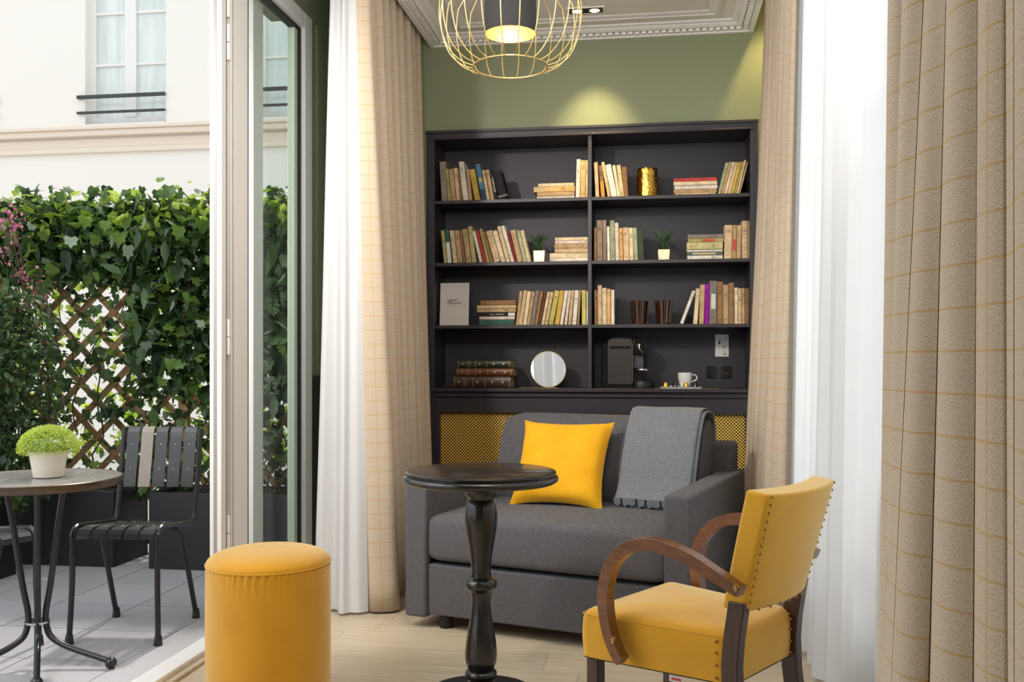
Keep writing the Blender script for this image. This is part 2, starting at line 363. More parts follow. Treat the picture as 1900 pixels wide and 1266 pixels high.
M['nail'] = mat('antique_brass_nail', rgb(176, 146, 92), 0.3, metal=1.0)
M['shade'] = mat('black_fabric_shade', rgb(20, 19, 19), 0.85, bump=0.1, bscale=300)
M['shadein'] = mat('gold_shade_lining', rgb(226, 176, 84), 0.4, metal=0.5)
M['wire'] = mat('brass_wire', rgb(186, 158, 100), 0.35, metal=0.75)
M['bulb'] = mat('glowing_bulb', rgb(255, 230, 180), 0.5, emit=(1.0, 0.78, 0.42, 1), estr=18)
M['spotlens'] = mat('glowing_spot_lens', rgb(255, 240, 200), 0.5, emit=(1.0, 0.83, 0.5, 1), estr=9)
M['red'] = mat('red_print', rgb(190, 70, 60), 0.7)
M['screen'] = mat('pale_print_panel', rgb(196, 206, 216), 0.6)
M['ivy'] = leaf_mat('ivy_leaf', rgb(40, 68, 30), rgb(112, 144, 62), trans=0.4)
M['ivydk'] = leaf_mat('ivy_leaf_dark', rgb(30, 50, 32), rgb(84, 112, 64), trans=0.3)
M['ivylt'] = leaf_mat('young_backlit_leaf', rgb(96, 134, 40), rgb(168, 190, 84), trans=0.45)
M['varieg'] = leaf_mat('pale_edged_leaf', rgb(120, 140, 118), rgb(176, 190, 166), trans=0.3)
M['pink'] = leaf_mat('pink_flower', rgb(140, 66, 84), rgb(190, 124, 138), trans=0.35)
M['moss'] = leaf_mat('lime_moss_leaf', rgb(120, 150, 36), rgb(190, 206, 96), trans=0.3)
M['spiky'] = leaf_mat('succulent_blade', rgb(30, 62, 30), rgb(56, 96, 48), trans=0.1)

# ============================================================ STRUCTURE
ZT = 3.15
# --- floor planks
fl = struct(room(MB().box((-0.42, -7.2, -0.06), (2.0, 0.30, -0.012)).build('floor', M['joint'], smooth=False)), 'pale oak plank floor of the sitting room', 'floor')
rnd = random.Random(4)
pm = {}
row = 0; b = -4.4
while b < 0.0:
    a = -0.37 - rnd.uniform(0, 1.2)
    while a < 2.0:
        L_ = 1.5; lo = max(a, -0.37); hi = min(a+L_, 2.0)
        if hi-lo > 0.12:
            MB().box((lo+0.0006, b+0.0006, -0.012), (hi-0.0006, min(b+0.1794, 0.0), 0.0)).build('plank', M['oak'], fl, smooth=False)
        a += L_
    b += 0.18; row += 1
MB().box((-0.37, -7.2, -0.012), (2.0, -4.4, 0.0)).build('floor_border', M['oak'], fl, smooth=False)
# --- threshold of the terrace door
th = struct(room(MB().box((-0.47, -4.8, -0.05), (-0.385, -0.742, 0.030)).build('trim_1', M['winwhite'], bevel=0.004)), 'white raised threshold of the terrace door', 'threshold')
MB().box((-0.385, -4.8, -0.012), (-0.355, -0.742, 0.012)).build('threshold_bar', M['oak'], th, bevel=0.004)
# --- walls
wb = MB()
wb.box((-0.53, 0.0, 2.402), (2.05, 0.33, ZT)); wb.box((-0.53, 0.0, -0.02), (-0.002, 0.33, 2.402)); wb.box((1.824, 0.0, -0.02), (2.05, 0.33, 2.402))
wb.box((-0.002, 0.29, -0.02), (1.824, 0.33, 2.402))
struct(room(wb.build('wall_back', M['green'], smooth=False)), 'green painted back wall with the bookcase niche', 'wall')
wl = MB()
wl.box((-0.53, -0.74, 1.02), (-0.42, 0.0, ZT)); wl.box((-0.62, -7.2, 2.80), (-0.42, -0.74, ZT)); wl.box((-0.62, -7.2, -0.05), (-0.42, -4.8, 2.80))
wlo = struct(room(wl.build('wall_left', M['green'], smooth=False)), 'green painted wall strip beside the terrace door', 'wall')
MB().box((-0.53, -0.74, -0.05), (-0.415, 0.0, 1.0)).build('wainscot', M['dado'], wlo, smooth=False)
MB().box((-0.53, -0.742, 1.0), (-0.40, 0.0, 1.03)).build('dado_rail', M['dado'], wlo, bevel=0.006)
MB().box((-0.43, -0.66, 1.03), (-0.408, -0.60, 2.80)).build('pilaster_strip', M['green'], wlo, bevel=0.004)
wr = MB()
wr.box((2.0, -0.42, 0.0), (2.1, 0.0, ZT)); wr.box((2.0, -7.2, 2.85), (2.1, -0.42, ZT)); wr.box((2.0, -7.2, 0.0), (2.1, -5.0, 2.85)); wr.box((2.0, -2.08, 0.30), (2.1, -1.92, 2.85)); wr.box((2.0, -3.62, 0.30), (2.1, -3.46, 2.85))
wro = struct(room(wr.build('wall_right', M['green'], smooth=False)), 'window wall behind the white voile curtains', 'wall')
MB().box((2.0, -5.0, 0.0), (2.1, -0.42, 0.30)).build('wainscot', M['dado'], wro, smooth=False)
struct(room(MB().box((-0.62, -7.3, 0.0), (2.1, -7.2, ZT)).build('wall_front', M['plaster'], smooth=False)), 'pale wall behind the viewpoint', 'wall')
for wi, (b0, b1) in enumerate(((-1.92, -0.42), (-3.46, -2.08), (-5.0, -3.62))):
    w = sroot('window_%d' % (wi+2), 'tall white framed window behind the right voile curtain, %s' % ('far one', 'middle one', 'near one')[wi], 'window')
    f = MB(); a0, a1 = 2.02, 2.07
    f.box((a0, b0, 0.30), (a1, b0+0.06, 2.85)); f.box((a0, b1-0.06, 0.30), (a1, b1, 2.85)); f.box((a0, b0+0.06, 0.30), (a1, b1-0.06, 0.36)); f.box((a0, b0+0.06, 2.79), (a1, b1-0.06, 2.85))
    f.box((a0, (b0+b1)/2-0.04, 0.36), (a1, (b0+b1)/2+0.04, 2.79))
    f.build('window_frame', M['winwhite'], w, smooth=False)
    for q0, q1 in ((b0+0.06, (b0+b1)/2-0.04), ((b0+b1)/2+0.04, b1-0.06)):
        MB().box((2.042, q0, 0.36), (2.048, q1, 2.79)).build('pane', M['clearglass'], w, smooth=False)
# --- ceiling: dropped panel with dentil cornice, curtain recesses at both sides
PA0, PA1, PB0, PB1 = 0.022, 1.800, -5.2, -0.001
struct(room(MB().box((-0.62, -7.2, ZT), (2.1, 0.33, ZT+0.08)).build('ceiling', M['green'], smooth=False)), 'green ceiling of the curtain recesses', 'ceiling')
cp = struct(room(MB().box((PA0+0.30, PB0+0.30, 2.9192), (PA1-0.30, PB1-0.30, 2.975)).build('trim_2', M['white'], smooth=False)), 'white dropped ceiling panel with moulded dentil cornice', 'cornice')
def zm(z): return z if z > 3 else 2.877+(z-2.877)*0.62
def frame_loop(prof, a0, a1, b0, b1):
    prof = [(d, zm(z)) for d, z in prof]
    m = MB(); loops = []
    for d, z in prof: loops.append([(a0+d, b0+d, z), (a1-d, b0+d, z), (a1-d, b1-d, z), (a0+d, b1-d, z)])
    for lp in loops: m.v += lp
    for i in range(len(prof)-1):
        for k in range(4):
            l = (k+1) % 4; m.face([i*4+k, i*4+l, (i+1)*4+l, (i+1)*4+k])
    return m
frame_loop([(0, ZT), (0, 2.877), (0.024, 2.877), (0.026, 2.885), (0.029, 2.885), (0.031, 2.924), (0.060, 2.924), (0.063, 2.903), (0.070, 2.901), (0.080, 2.906), (0.088, 2.917),
            (0.096, 2.918), (0.098, 2.925), (0.112, 2.929), (0.118, 2.935), (0.122, 2.945)], PA0, PA1, PB0, PB1).build('cornice_moulding', M['white'], cp, ang=25)
frame_loop([(0.122, 2.945), (0.185, 2.945)], PA0, PA1, PB0, PB1).build('cornice_soffit', M['white'], cp, smooth=False)
frame_loop([(0.185, 2.945), (0.186, 2.930), (0.200, 2.925), (0.215, 2.927), (0.222, 2.934), (0.236, 2.936), (0.250, 2.944), (0.256, 2.955), (0.262, 2.956), (0.264, 2.945), (0.31, 2.945)],
           PA0, PA1, PB0, PB1).build('inner_moulding', M['white'], cp, ang=25)
dn = MB().box((-0.0125, -0.013, 0), (0.0120, 0.013, 0.023)).build('dentil', M['white'], cp, smooth=False)
n = int((PA1-PA0-0.09)/0.0355)
dn.location = (PA0+0.045, PB1-0.046, 2.8825)
for i in range(1, n+1): clone(dn, cp, (PA0+0.045+i*(PA1-PA0-0.09)/n, PB1-0.046, 2.8825))
for s_ in (0, 1):
    for i in range(1, 60):
        clone(dn, cp, (PA0+0.046 if s_ == 0 else PA1-0.046, PB1-0.045-i*0.0355, 2.8825), rot=(0, 0, pi/2))
# recessed twin downlight
dl = sroot('trim_3', 'recessed twin downlight in the white ceiling panel', 'downlight')
ad = A(1087, -0.30); 
def zc(y, x, b): return Zy(y, DD(A(x, b), b))
bdl = -0.345; ad = A(1087, bdl)
f = MB(); f.box((ad-0.098, bdl-0.045, 2.9145), (ad+0.098, bdl-0.036, 2.9200)); f.box((ad-0.098, bdl+0.036, 2.9145), (ad+0.098, bdl+0.045, 2.9200)); f.box((ad-0.098, bdl-0.036, 2.9145), (ad-0.088, bdl+0.036, 2.9200)); f.box((ad+0.088, bdl-0.036, 2.9145), (ad+0.098, bdl+0.036, 2.9200))
f.build('housing_frame', M['white'], dl, smooth=False)
MB().box((ad-0.088, bdl-0.036, 2.9155), (ad+0.088, bdl+0.036, 2.9190)).build('housing', M['black'], dl, smooth=False)
for s_ in (-1, 1):
    MB().lathe([(0.026, 2.9150), (0.029, 2.9125), (0.032, 2.9150)], 20, (ad+s_*0.045, bdl, 0)).build('lamp_ring', M['brass'], dl)
    MB().lathe([(0.0001, 2.9140), (0.025, 2.9140)], 20, (ad+s_*0.045, bdl, 0)).build('lamp_lens', M['spotlens'], dl)
L1 = R(ad+0.03, bdl, 2.905)
lamp('downlight_beam', 'SPOT', L1, 60, (1.0, 0.80, 0.42), aim=R(ad+0.03, 0.06, 2.0), spot_size=radians(58), spot_blend=0.9, shadow_soft_size=0.03)
lamp('recess_spot', 'SPOT', R(1.90, -0.22, 3.12), 34, (1.0, 0.72, 0.28), aim=R(1.86, -0.12, 1.5), spot_size=radians(80), spot_blend=0.7, shadow_soft_size=0.03)
lamp('recess_glow', 'POINT', R(1.86, -0.75, 3.10), 2.2, (1.0, 0.72, 0.34), shadow_soft_size=0.04)

# --- terrace floor of square tiles
tz = -0.05
tf = struct(room(MB().box((-6.0, -5.5, tz-0.08), (-0.47, 0.6, tz-0.006)).build('floor_terrace', M['grout'], smooth=False)), 'grey square-tiled terrace floor', 'floor')
t0 = MB().box((0.0025, 0.0025, -0.006), (0.3975, 0.3975, 0.0)).build('tile', M['tile'], tf, smooth=False)
a_anchor = -0.51; p = PZ(164, 1266, tz); 
ra = (p[0]-OX)*E1[0]+(p[1]-OY)*E1[1]; p2 = PZ(200, 1229, tz); rb = (p2[0]-OX)*E2[0]+(p2[1]-OY)*E2[1]
ia = ra-0.4*12; first = True
for i in range(16):
    for j in range(15):
        aa = ra-0.4*10+0.4*i; bb = rb-0.4*6+0.4*j
        if aa+0.4 > -0.465 or aa < -5.0 or bb > 0.2 or bb < -3.9: continue
        if first: t0.location = (aa, bb, tz); first = False
        else: clone(t0, tf, (aa, bb, tz))
MB().box((ra-0.4*10+0.4*math.floor((-0.465-(ra-4.0))/0.4)+0.001, -4.8, tz-0.006), (-0.471, 0.4, tz)).build('tile_border', M['tile'], tf, smooth=False)
struct(at(MB().box((-40, -10, -0.35), (40, 30, -0.14)).build('floor_courtyard', M['ground'], smooth=False), (0, 0, 0)), 'pale courtyard ground beyond the terrace', 'ground')

# ============================================================ FOLDING TERRACE DOOR
dr = sroot('door_1', 'grey aluminium folding terrace door with tall glass leaf', 'door')
def P3(a, b, z): return (a, b, z)
b0, b1, ztop = -1.64, -0.70, 2.80
# near pair of folded stiles seen edge-on, then fixed leaf
MB().box((-0.455, -1.742, 0.03), (-0.405, -1.700, ztop)).build('jamb_profile', M['alu'], dr, bevel=0.003)
MB().box((-0.437, -1.7445, 0.03), (-0.425, -1.741, ztop)).build('brush_seal', M['aludk'], dr, smooth=False)
MB().box((-0.455, -1.699, 0.03), (-0.420, -1.656, ztop)).build('hinge_channel', M['alugreen'], dr, smooth=False)
MB().box((-0.455, -1.655, 0.03), (-0.405, -1.640, ztop)).build('stile', M['alu'], dr, bevel=0.002)
for z in (0.35, 1.13, 2.30, 2.47):
    h = MB()
    for k in range(2): h.cyl((-0.411, -1.680, z+k*0.072), (-0.411, -1.680, z+k*0.072+0.068), 0.012, 12)
    h.build('hinge', M['winwhite'], dr)
for q0, q1, q2 in ((-1.700, -1.6955, -0.4055), (-1.6405, -1.6345, -0.406), (-1.497, -1.4925, -0.4045)): MB().box((-0.45, q0, 0.03), (q2, q1, ztop)).build('gasket', M['rubber'], dr, smooth=False)
lf = MB()
s0 = -1.634; b1 = -0.742
lf.box((-0.480, s0, 0.05), (-0.405, s0+0.137, ztop)); lf.build('stile', M['alu'], dr, bevel=0.004)
MB().box((-0.480, b1-0.10, 0.05), (-0.405, b1, ztop)).build('stile', M['alu'], dr, bevel=0.006)
MB().box((-0.470, b1-0.112, 0.14), (-0.425, b1-0.100, ztop-0.08)).build('gasket', M['rubber'], dr, smooth=False)
MB().box((-0.470, b1-0.15, 0.14), (-0.440, b1-0.112, ztop-0.08)).build('glazing_bead', M['alugreen'], dr, smooth=False)
MB().box((-0.480, s0+0.137, ztop-0.075), (-0.405, b1-0.10, ztop)).build('top_rail', M['alu'], dr, bevel=0.004)
MB().box((-0.470, s0+0.137, ztop-0.09), (-0.430, b1-0.10, ztop-0.075)).build('gasket', M['rubber'], dr, smooth=False)
MB().box((-0.480, s0+0.137, 0.05), (-0.405, b1-0.10, 0.14)).build('bottom_rail', M['alu'], dr, bevel=0.004)
MB().box((-0.452, s0+0.13, 0.13), (-0.446, b1-0.095, ztop-0.07)).build('glass_leaf', M['glass'], dr, smooth=False)
# second leaf folded behind the first, outside
MB().box((-0.565, -1.17, 0.05), (-0.525, -1.06, ztop-0.04)).build('outer_stile', M['alu'], dr, bevel=0.004)
MB().box((-0.533, -0.746, 0.0), (-0.43, -0.7405, 2.80)).build('reveal_lining', M['alugreen'], dr, smooth=False)

# ============================================================ BOOKCASE (built in)
SH = [2.012, 1.660, 1.307, 0.955]      # shelf tops and counter top
aD = A(1094.3, -0.015)
bc = thing('bookcase', 'wide built-in black bookcase with eight open bays and brass radiator grille below', 'bookcase', (OX, OY, 0), -TH)
BW = 1.822; BK = 0.28
m = MB(); m.box((0, -0.02, 0), (0.046, BK, 2.352)); m.build('side_panel', M['shelf'], bc, bevel=0.002)
m = MB(); m.box((BW-0.040, -0.02, 0), (BW, BK, 2.352)); m.build('side_panel', M['shelf'], bc, bevel=0.002)
m = MB(); m.box((0, -0.02, 2.352), (BW, BK, 2.402)); m.build('top_rail', M['shelf'], bc, bevel=0.002)
m = MB(); m.box((-0.004, -0.030, 2.388), (BW+0.004, -0.02, 2.404)); m.box((0.034, -0.026, 2.352), (BW-0.03, -0.02, 2.362)); m.build('top_bead', M['shelf'], bc, bevel=0.002)
m = MB(); m.box((0.012, -0.026, 0.95), (0.020, -0.02, 2.38)); m.box((BW-0.022, -0.026, 0.95), (BW-0.014, -0.02, 2.38)); m.build('side_bead', M['shelf'], bc)
MB().box((aD-0.0105, -0.012, 0.955), (aD+0.0105, BK, 2.352)).build('divider', M['shelf'], bc, bevel=0.001)
MB().box((0.046, BK-0.012, 0.955), (BW-0.040, BK, 2.352)).build('back_panel', M['shelfback'], bc, smooth=False)
for z in SH[:3]:
    for q0, q1 in ((0.046, aD-0.0105), (aD+0.0105, BW-0.040)):
        MB().box((q0, -0.008, z-0.019), (q1, BK-0.012, z)).build('shelf', M['shelf'], bc, bevel=0.001)
MB().box((0.046, -0.060, 0.935), (BW-0.040, BK, 0.955)).build('countertop', M['shelf'], bc, bevel=0.002)
MB().box((0.046, -0.035, 0.905), (BW-0.040, BK, 0.934)).build('counter_apron', M['shelf'], bc, bevel=0.002)
MB().box((0.046, -0.020, 0.815), (BW-0.040, 0.02, 0.904)).build('upper_rail', M['shelf'], bc, bevel=0.002)
MB().box((0.046, -0.020, 0.0), (BW-0.040, 0.02, 0.14)).build('plinth', M['shelf'], bc, bevel=0.002)
g0, g1 = A(1080, -0.0), A(1111, -0.0)
MB().box((g0, -0.018, 0.14), (g1, 0.02, 0.815)).build('stile', M['shelf'], bc, bevel=0.002)
MB().box((0.046, -0.018, 0.14), (0.076, 0.02, 0.815)).build('stile', M['shelf'], bc, bevel=0.002)
MB().box((BW-0.062, -0.018, 0.14), (BW-0.040, 0.02, 0.815)).build('stile', M['shelf'], bc, bevel=0.002)
MB().box((0.046, 0.05, 0.14), (BW-0.040, 0.06, 0.815)).build('grille_backing', M['black'], bc, smooth=False)
for q0, q1 in ((0.076, g0), (g1, BW-0.062)):
    m = MB(); h0, h1 = 0.14, 0.815; st = 0.0180; w = 0.0018; Hh = h1-h0; Ww = q1-q0
    for sgn in (1, -1):
        c = -Hh if sgn > 0 else 0.0
        c = -Hh
        while c < Ww:
            # line x = c + t, z = t (sgn>0) or z = H - t
            t0_, t1_ = max(0, -c), min(Hh, Ww-c)
            if t1_-t0_ > 0.004:
                x0, x1 = q0+c+t0_, q0+c+t1_
                z0, z1 = (h0+t0_, h0+t1_) if sgn > 0 else (h1-t0_, h1-t1_)
                y = 0.008 if sgn > 0 else 0.0105
                n = len(m.v); e = 0.0015*sgn
                m.v += [(x0-w*0.7, y, z0+w*0.7*sgn), (x0+w*0.7, y, z0-w*0.7*sgn), (x1+w*0.7, y, z1-w*0.7*sgn), (x1-w*0.7, y, z1+w*0.7*sgn),
                        (x0-w*0.7, y+0.002, z0+w*0.7*sgn), (x0+w*0.7, y+0.002, z0-w*0.7*sgn), (x1+w*0.7, y+0.002, z1-w*0.7*sgn), (x1-w*0.7, y+0.002, z1+w*0.7*sgn)]
                for q in ((0,3,2,1),(4,5,6,7),(0,1,5,4),(1,2,6,5),(2,3,7,6),(3,0,4,7)): m.face([n+k for k in q])
            c += st
    stuff(m.build('brass_grille', M['brassgrille'], bc, smooth=False))

# ============================================================ BOOKS
C = dict(tan=(190,158,118), ltan=(214,186,146), cream=(226,206,170), wht=(232,222,206), brn=(150,112,76), dbrn=(96,60,40), oliv=(168,160,100), must=(208,170,84),
         blu=(92,140,170), blk=(38,36,38), red=(196,72,64), dred=(140,52,48), sage=(160,168,138), dgrn=(58,70,56), pinkw=(226,206,194), org=(226,176,116), taup=(150,132,118),
         gry=(132,124,114), teal=(60,96,86), purp=(150,20,150), khak=(196,184,130), pgrn=(176,182,146), gteal=(92,106,104), yolv=(202,190,108))
CN = dict(tan='tan', ltan='light tan', cream='cream', wht='white', brn='brown', dbrn='dark brown', oliv='olive', must='mustard', blu='blue', blk='black', red='red', dred='dark red',
          sage='sage green', dgrn='dark green', pinkw='pinkish white', org='orange', taup='taupe', gry='grey', teal='deep green', purp='purple', khak='khaki', pgrn='pale green', gteal='slate', yolv='yellow')
ORD = ['first','second','third','fourth','fifth','sixth','seventh','eighth','ninth','tenth','eleventh','twelfth','thirteenth','fourteenth','fifteenth','sixteenth','seventeenth','eighteenth','nineteenth','twentieth','twenty-first']
BB = 0.02
rb_ = random.Random(11)
def book_mesh(w, d, h, ck):
    """standing book: x thickness, y depth (spine at y=0), z height"""
    m = MB(); t = 0.0012; r = w*0.12
    m.mi = 0
    m.box((-w/2, 0.003, 0), (-w/2+t, d, h)); m.box((w/2-t, 0.003, 0), (w/2, d, h))
    m.hexa([(-w/2,0.003,0),(-w/2+r,0,0),(w/2-r,0,0),(w/2,0.003,0),(-w/2,0.003,h),(-w/2+r,0,h),(w/2-r,0,h),(w/2,0.003,h)])
    m.mi = 1; m.box((-w/2+t, 0.0031, 0.0015), (w/2-t, d-0.002, h-0.0015))
    if w > 0.010 and ck not in ('blk',):
        m.mi = 2
        k = rb_.random()
        if k > 0.35:
            zt = h*rb_.uniform(0.72, 0.86)
            for q in range(rb_.choice((1, 2, 3))): m.box((-w*0.28, -0.0004, zt-q*0.008), (w*0.28, 0.0006, zt-q*0.008+0.0022))
            m.box((-w*0.22, -0.0004, h*0.10), (w*0.22, 0.0006, h*0.10+0.0022))
    return m
def shelf_row(data, ox, oy, s, zb, where, group, base_y=None):
    k = 0
    for e in data:
        xtl, xtr, yt, xbl, xbr, ck = e[:6]
        tx = ox+(xtl+xtr)/2/s; bx = ox+(xbl+xbr)/2/s; ty = oy+yt/s; w_px = ((xtr-xtl)+(xbr-xbl))/2/s
        ab, at_ = A(bx, BB), A(tx, BB); D = DD(ab, BB); h = Zy(ty, D)-zb
        lean = atan2(at_-ab, h); w = w_px*D/F*cos(lean)*0.97; hh = h/cos(lean)-abs(w*sin(lean))*0.5
        c = C[ck]; j = rb_.uniform(-7, 7)
        m = book_mesh(w, rb_.uniform(0.105, 0.135), hh, ck)
        o = m.build('book', [M['book'], M['page'], M['ink']], smooth=False)
        o.color = rgb(max(0, min(255, c[0]+j)), max(0, min(255, c[1]+j)), max(0, min(255, c[2]+j)))
        mid = (ab*1.0)
        loc = R(mid + 0.0, BB+rb_.uniform(0, 0.006), zb+abs(sin(lean))*w/2+0.0003)
        o.matrix_world = Matrix.Translation(loc) @ Matrix.Rotation(-TH, 4, 'Z') @ Matrix.Rotation(lean, 4, 'Y')
        st = 'leaning' if abs(lean) > 0.09 else 'upright'
        extra = e[6] if len(e) > 6 else ''
        lb = '%s %s book%s, %s from left %s' % (CN[ck], st, (' '+extra) if extra else '', ORD[k], where)
        if len(lb.split()) > 16: lb = lb.replace(' '+st+' ', ' ').replace(' the ', ' ')
        tag(o, lb, 'book', group); k += 1
def shelf_stack(data, ox, oy, s, where, group, zb):
    n = len(data); top = None; z = zb; outs = []
    hs = []
    for e in data: hs.append((e[3]-e[2])/s)
    for i in range(n-1, -1, -1):
        xl, xr, y0, y1, ck = data[i][:5]
        a0, a1 = A(ox+xl/s, BB), A(ox+xr/s, BB); D = DD((a0+a1)/2, BB); h = hs[i]*D/F
        m = book_mesh(h*0.97, 0.125, (a1-a0), ck); c = C[ck]
        o = m.build('book', [M['book'], M['page'], M['ink']], smooth=False); o.color = rgb(*c)
        loc = R(a0, BB+rb_.uniform(0, 0.008), z+h/2)
        o.matrix_world = Matrix.Translation(loc) @ Matrix.Rotation(-TH, 4, 'Z') @ Matrix.Rotation(pi/2, 4, 'Y')
        z += h
        extra = data[i][5] if len(data[i]) > 5 else ''
        pos = 'top' if i == 0 else ('bottom' if i == n-1 else ORD[i]+' from top')
        lb = '%s flat book%s, %s of stack %s' % (CN[ck], (' '+extra) if extra else '', pos, where)
        if len(lb.split()) > 16: lb = lb.replace(' the ', ' ').replace('from top', 'down')
        tag(o, lb, 'book', group)
s1, s2 = 5.755, 5.274
shelf_row([(85,150,112,105,178,'taup'),(148,182,190,180,215,'oliv'),(185,232,192,215,268,'tan'),(235,280,182,270,310,'ltan','with orange stains'),(283,305,195,312,338,'brn'),(287,350,115,343,395,'wht','standing taller'),
           (370,402,195,398,440,'tan'),(405,458,195,458,528,'must'),(460,520,138,540,592,'blu','with a yellow emblem'),(538,572,205,595,628,'ltan'),(576,614,200,632,675,'tan'),(620,650,200,680,712,'blk','with white spine lettering')],
          800, 280, s1, SH[0], 'on the top left shelf', 'books standing at the left of the top left shelf')
shelf_row([(655,740,215,716,820,'blk','showing its glossy cover')], 800, 280, s1, SH[0], 'past the tilted top left row', 'books standing at the left of the top left shelf')
shelf_stack([(1143,1523,350,385,'cream'),(1095,1535,385,445,'org','with a cream end'),(1130,1530,445,490,'tan'),(1130,1530,490,518,'pinkw')], 800, 280, s1, 'on the top left shelf', 'book stack on the top left shelf', SH[0])
shelf_row([(1555,1595,90,1538,1588,'wht'),(1597,1652,100,1590,1645,'org'),(1655,1674,100,1647,1672,'cream')], 800, 280, s1, SH[0], 'beside the divider on the top left shelf', 'books beside the divider on the top left shelf')
shelf_row([(66,108,120,85,127,'ltan'),(118,160,155,145,190,'brn','with an orange foot'),(145,180,118,215,250,'ltan'),(186,250,145,255,318,'wht','with a printed signature'),(262,298,150,320,352,'cream'),(305,355,150,352,392,'ltan'),(360,424,170,394,432,'brn','showing its cover')],
          1090, 280, s1, SH[0], 'left of the gold vase', 'books left of the gold vase')
shelf_stack([(920,1380,290,328,'red'),(920,1385,330,372,'cream'),(930,1390,370,408,'wht'),(922,1382,408,452,'tan'),(935,1370,455,480,'ltan')], 1090, 280, s1, 'on the top right shelf', 'book stack on the top right shelf', SH[0])
shelf_row([(1475,1512,130,1390,1422,'pgrn','with a worn photo cover'),(1512,1547,120,1424,1455,'tan'),(1549,1578,120,1457,1490,'cream'),(1580,1612,125,1492,1525,'ltan'),(1614,1646,120,1528,1558,'must'),(1648,1672,115,1560,1588,'oliv'),(1675,1698,100,1590,1610,'ltan'),(1701,1720,120,1612,1632,'tan')],
          1090, 280, s1, SH[0], 'in the right-leaning top right row', 'books leaning right on the top right shelf')
shelf_row([(100,135,850,132,172,'oliv'),(137,185,838,175,222,'teal','with a white foot'),(190,240,850,232,280,'ltan'),(242,298,850,284,335,'tan'),(300,322,850,338,372,'brn'),(325,383,835,375,430,'tan'),(386,430,805,432,482,'khak'),
           (438,466,855,508,552,'wht'),(470,505,850,555,590,'red'),(508,540,830,592,625,'oliv'),(545,575,865,628,662,'brn'),(580,645,852,665,742,'ltan'),(650,700,850,745,795,'cream'),(700,738,805,798,845,'ltan'),(742,782,800,848,888,'wht'),
           (808,835,860,890,915,'dred'),(838,895,845,918,980,'tan'),(905,945,850,983,1020,'pgrn'),(948,985,848,1023,1060,'cream')],
          800, 280, s1, SH[1], 'on the second left shelf', 'books leaning on the second left shelf')
shelf_stack([(1322,1672,925,962,'cream'),(1322,1672,962,995,'pinkw'),(1315,1672,995,1045,'tan'),(1318,1672,1045,1092,'ltan'),(1265,1672,1095,1150,'cream'),(1268,1672,1152,1190,'wht')], 800, 280, s1, 'on the second left shelf', 'book stack on the second left shelf', SH[1])
shelf_row([(70,97,820,68,98,'brn'),(99,158,742,102,163,'taup','standing taller'),(161,202,738,166,206,'taup'),(206,236,808,212,243,'wht'),(237,290,742,246,297,'sage'),(292,330,768,300,340,'pinkw'),(335,374,825,343,384,'org'),(376,440,818,388,448,'ltan'),
           (442,482,822,451,497,'cream'),(485,525,820,500,543,'pgrn'),(527,590,840,546,612,'dgrn','showing its cover')], 1090, 280, s1, SH[1], 'left on the second right shelf', 'books standing at the left of the second right shelf')
shelf_stack([(1072,1458,892,935,'gry'),(1075,1458,935,977,'oliv','with a red patch'),(1062,1445,978,1057,'khak'),(1062,1445,1058,1079,'wht'),(1068,1445,1080,1121,'gteal','with a cream label'),(1068,1445,1122,1165,'wht')], 1090, 280, s1, 'on the second right shelf', 'book stack on the second right shelf', SH[1])
shelf_row([(1465,1548,792,1460,1540,'ltan'),(1552,1598,792,1543,1590,'tan','with a red stain'),(1600,1646,795,1592,1640,'tan'),(1650,1712,748,1650,1712,'ltan'),(1716,1734,748,1716,1734,'tan')], 1090, 280, s1, SH[1], 'at second right shelf end', 'books at the right end of the second right shelf')
shelf_stack([(483,828,300,348,'brn'),(448,832,348,378,'ltan'),(448,828,378,417,'tan'),(445,820,418,458,'blk','with white lettering'),(470,815,459,490,'pinkw'),(470,810,491,547,'teal')], 800, 500, s2, 'on the third left shelf', 'book stack on the third left shelf', SH[2])
shelf_row([(857,900,215,830,850,'tan'),(905,940,208,852,890,'ltan'),(943,978,215,893,933,'cream'),(981,1018,218,936,962,'tan'),(1021,1060,210,965,1005,'gry','with a torn spine'),(1063,1098,215,1008,1040,'brn'),(1101,1134,222,1043,1072,'dbrn'),(1137,1165,220,1075,1105,'cream'),
           (1168,1200,222,1108,1140,'ltan'),(1210,1256,210,1144,1196,'yolv'),(1262,1304,208,1202,1254,'must'),(1308,1340,208,1258,1290,'wht'),(1343,1368,208,1300,1330,'pinkw'),(1371,1402,205,1336,1370,'ltan'),(1406,1448,205,1378,1420,'wht'),(1451,1466,205,1428,1446,'tan'),(1470,1514,205,1475,1516,'yolv'),(1519,1536,215,1520,1538,'wht')],
          800, 500, s2, SH[2], 'on the third left shelf', 'books standing on the third left shelf')
shelf_row([(66,97,205,68,99,'brn'),(99,140,155,102,142,'ltan'),(142,188,182,147,189,'cream'),(190,225,192,191,228,'org'),(230,263,200,232,264,'wht')], 1090, 500, s2, SH[2], 'left of the amber glasses', 'books left of the amber glasses')
shelf_row([(1030,1060,212,905,940,'wht','tilting far over'),(1065,1102,188,1035,1078,'cream'),(1105,1152,148,1092,1140,'tan'),(1155,1196,145,1144,1190,'purp'),(1199,1272,112,1192,1266,'gry','with a photographic spine'),(1275,1325,120,1270,1325,'brn'),(1328,1382,150,1328,1381,'tan'),
           (1385,1435,132,1384,1435,'brn'),(1439,1472,178,1440,1472,'cream'),(1475,1507,185,1475,1508,'ltan'),(1510,1540,185,1511,1541,'tan'),(1543,1585,185,1543,1582,'brn')], 1090, 500, s2, SH[2], 'right of the amber glasses', 'books right of the amber glasses')

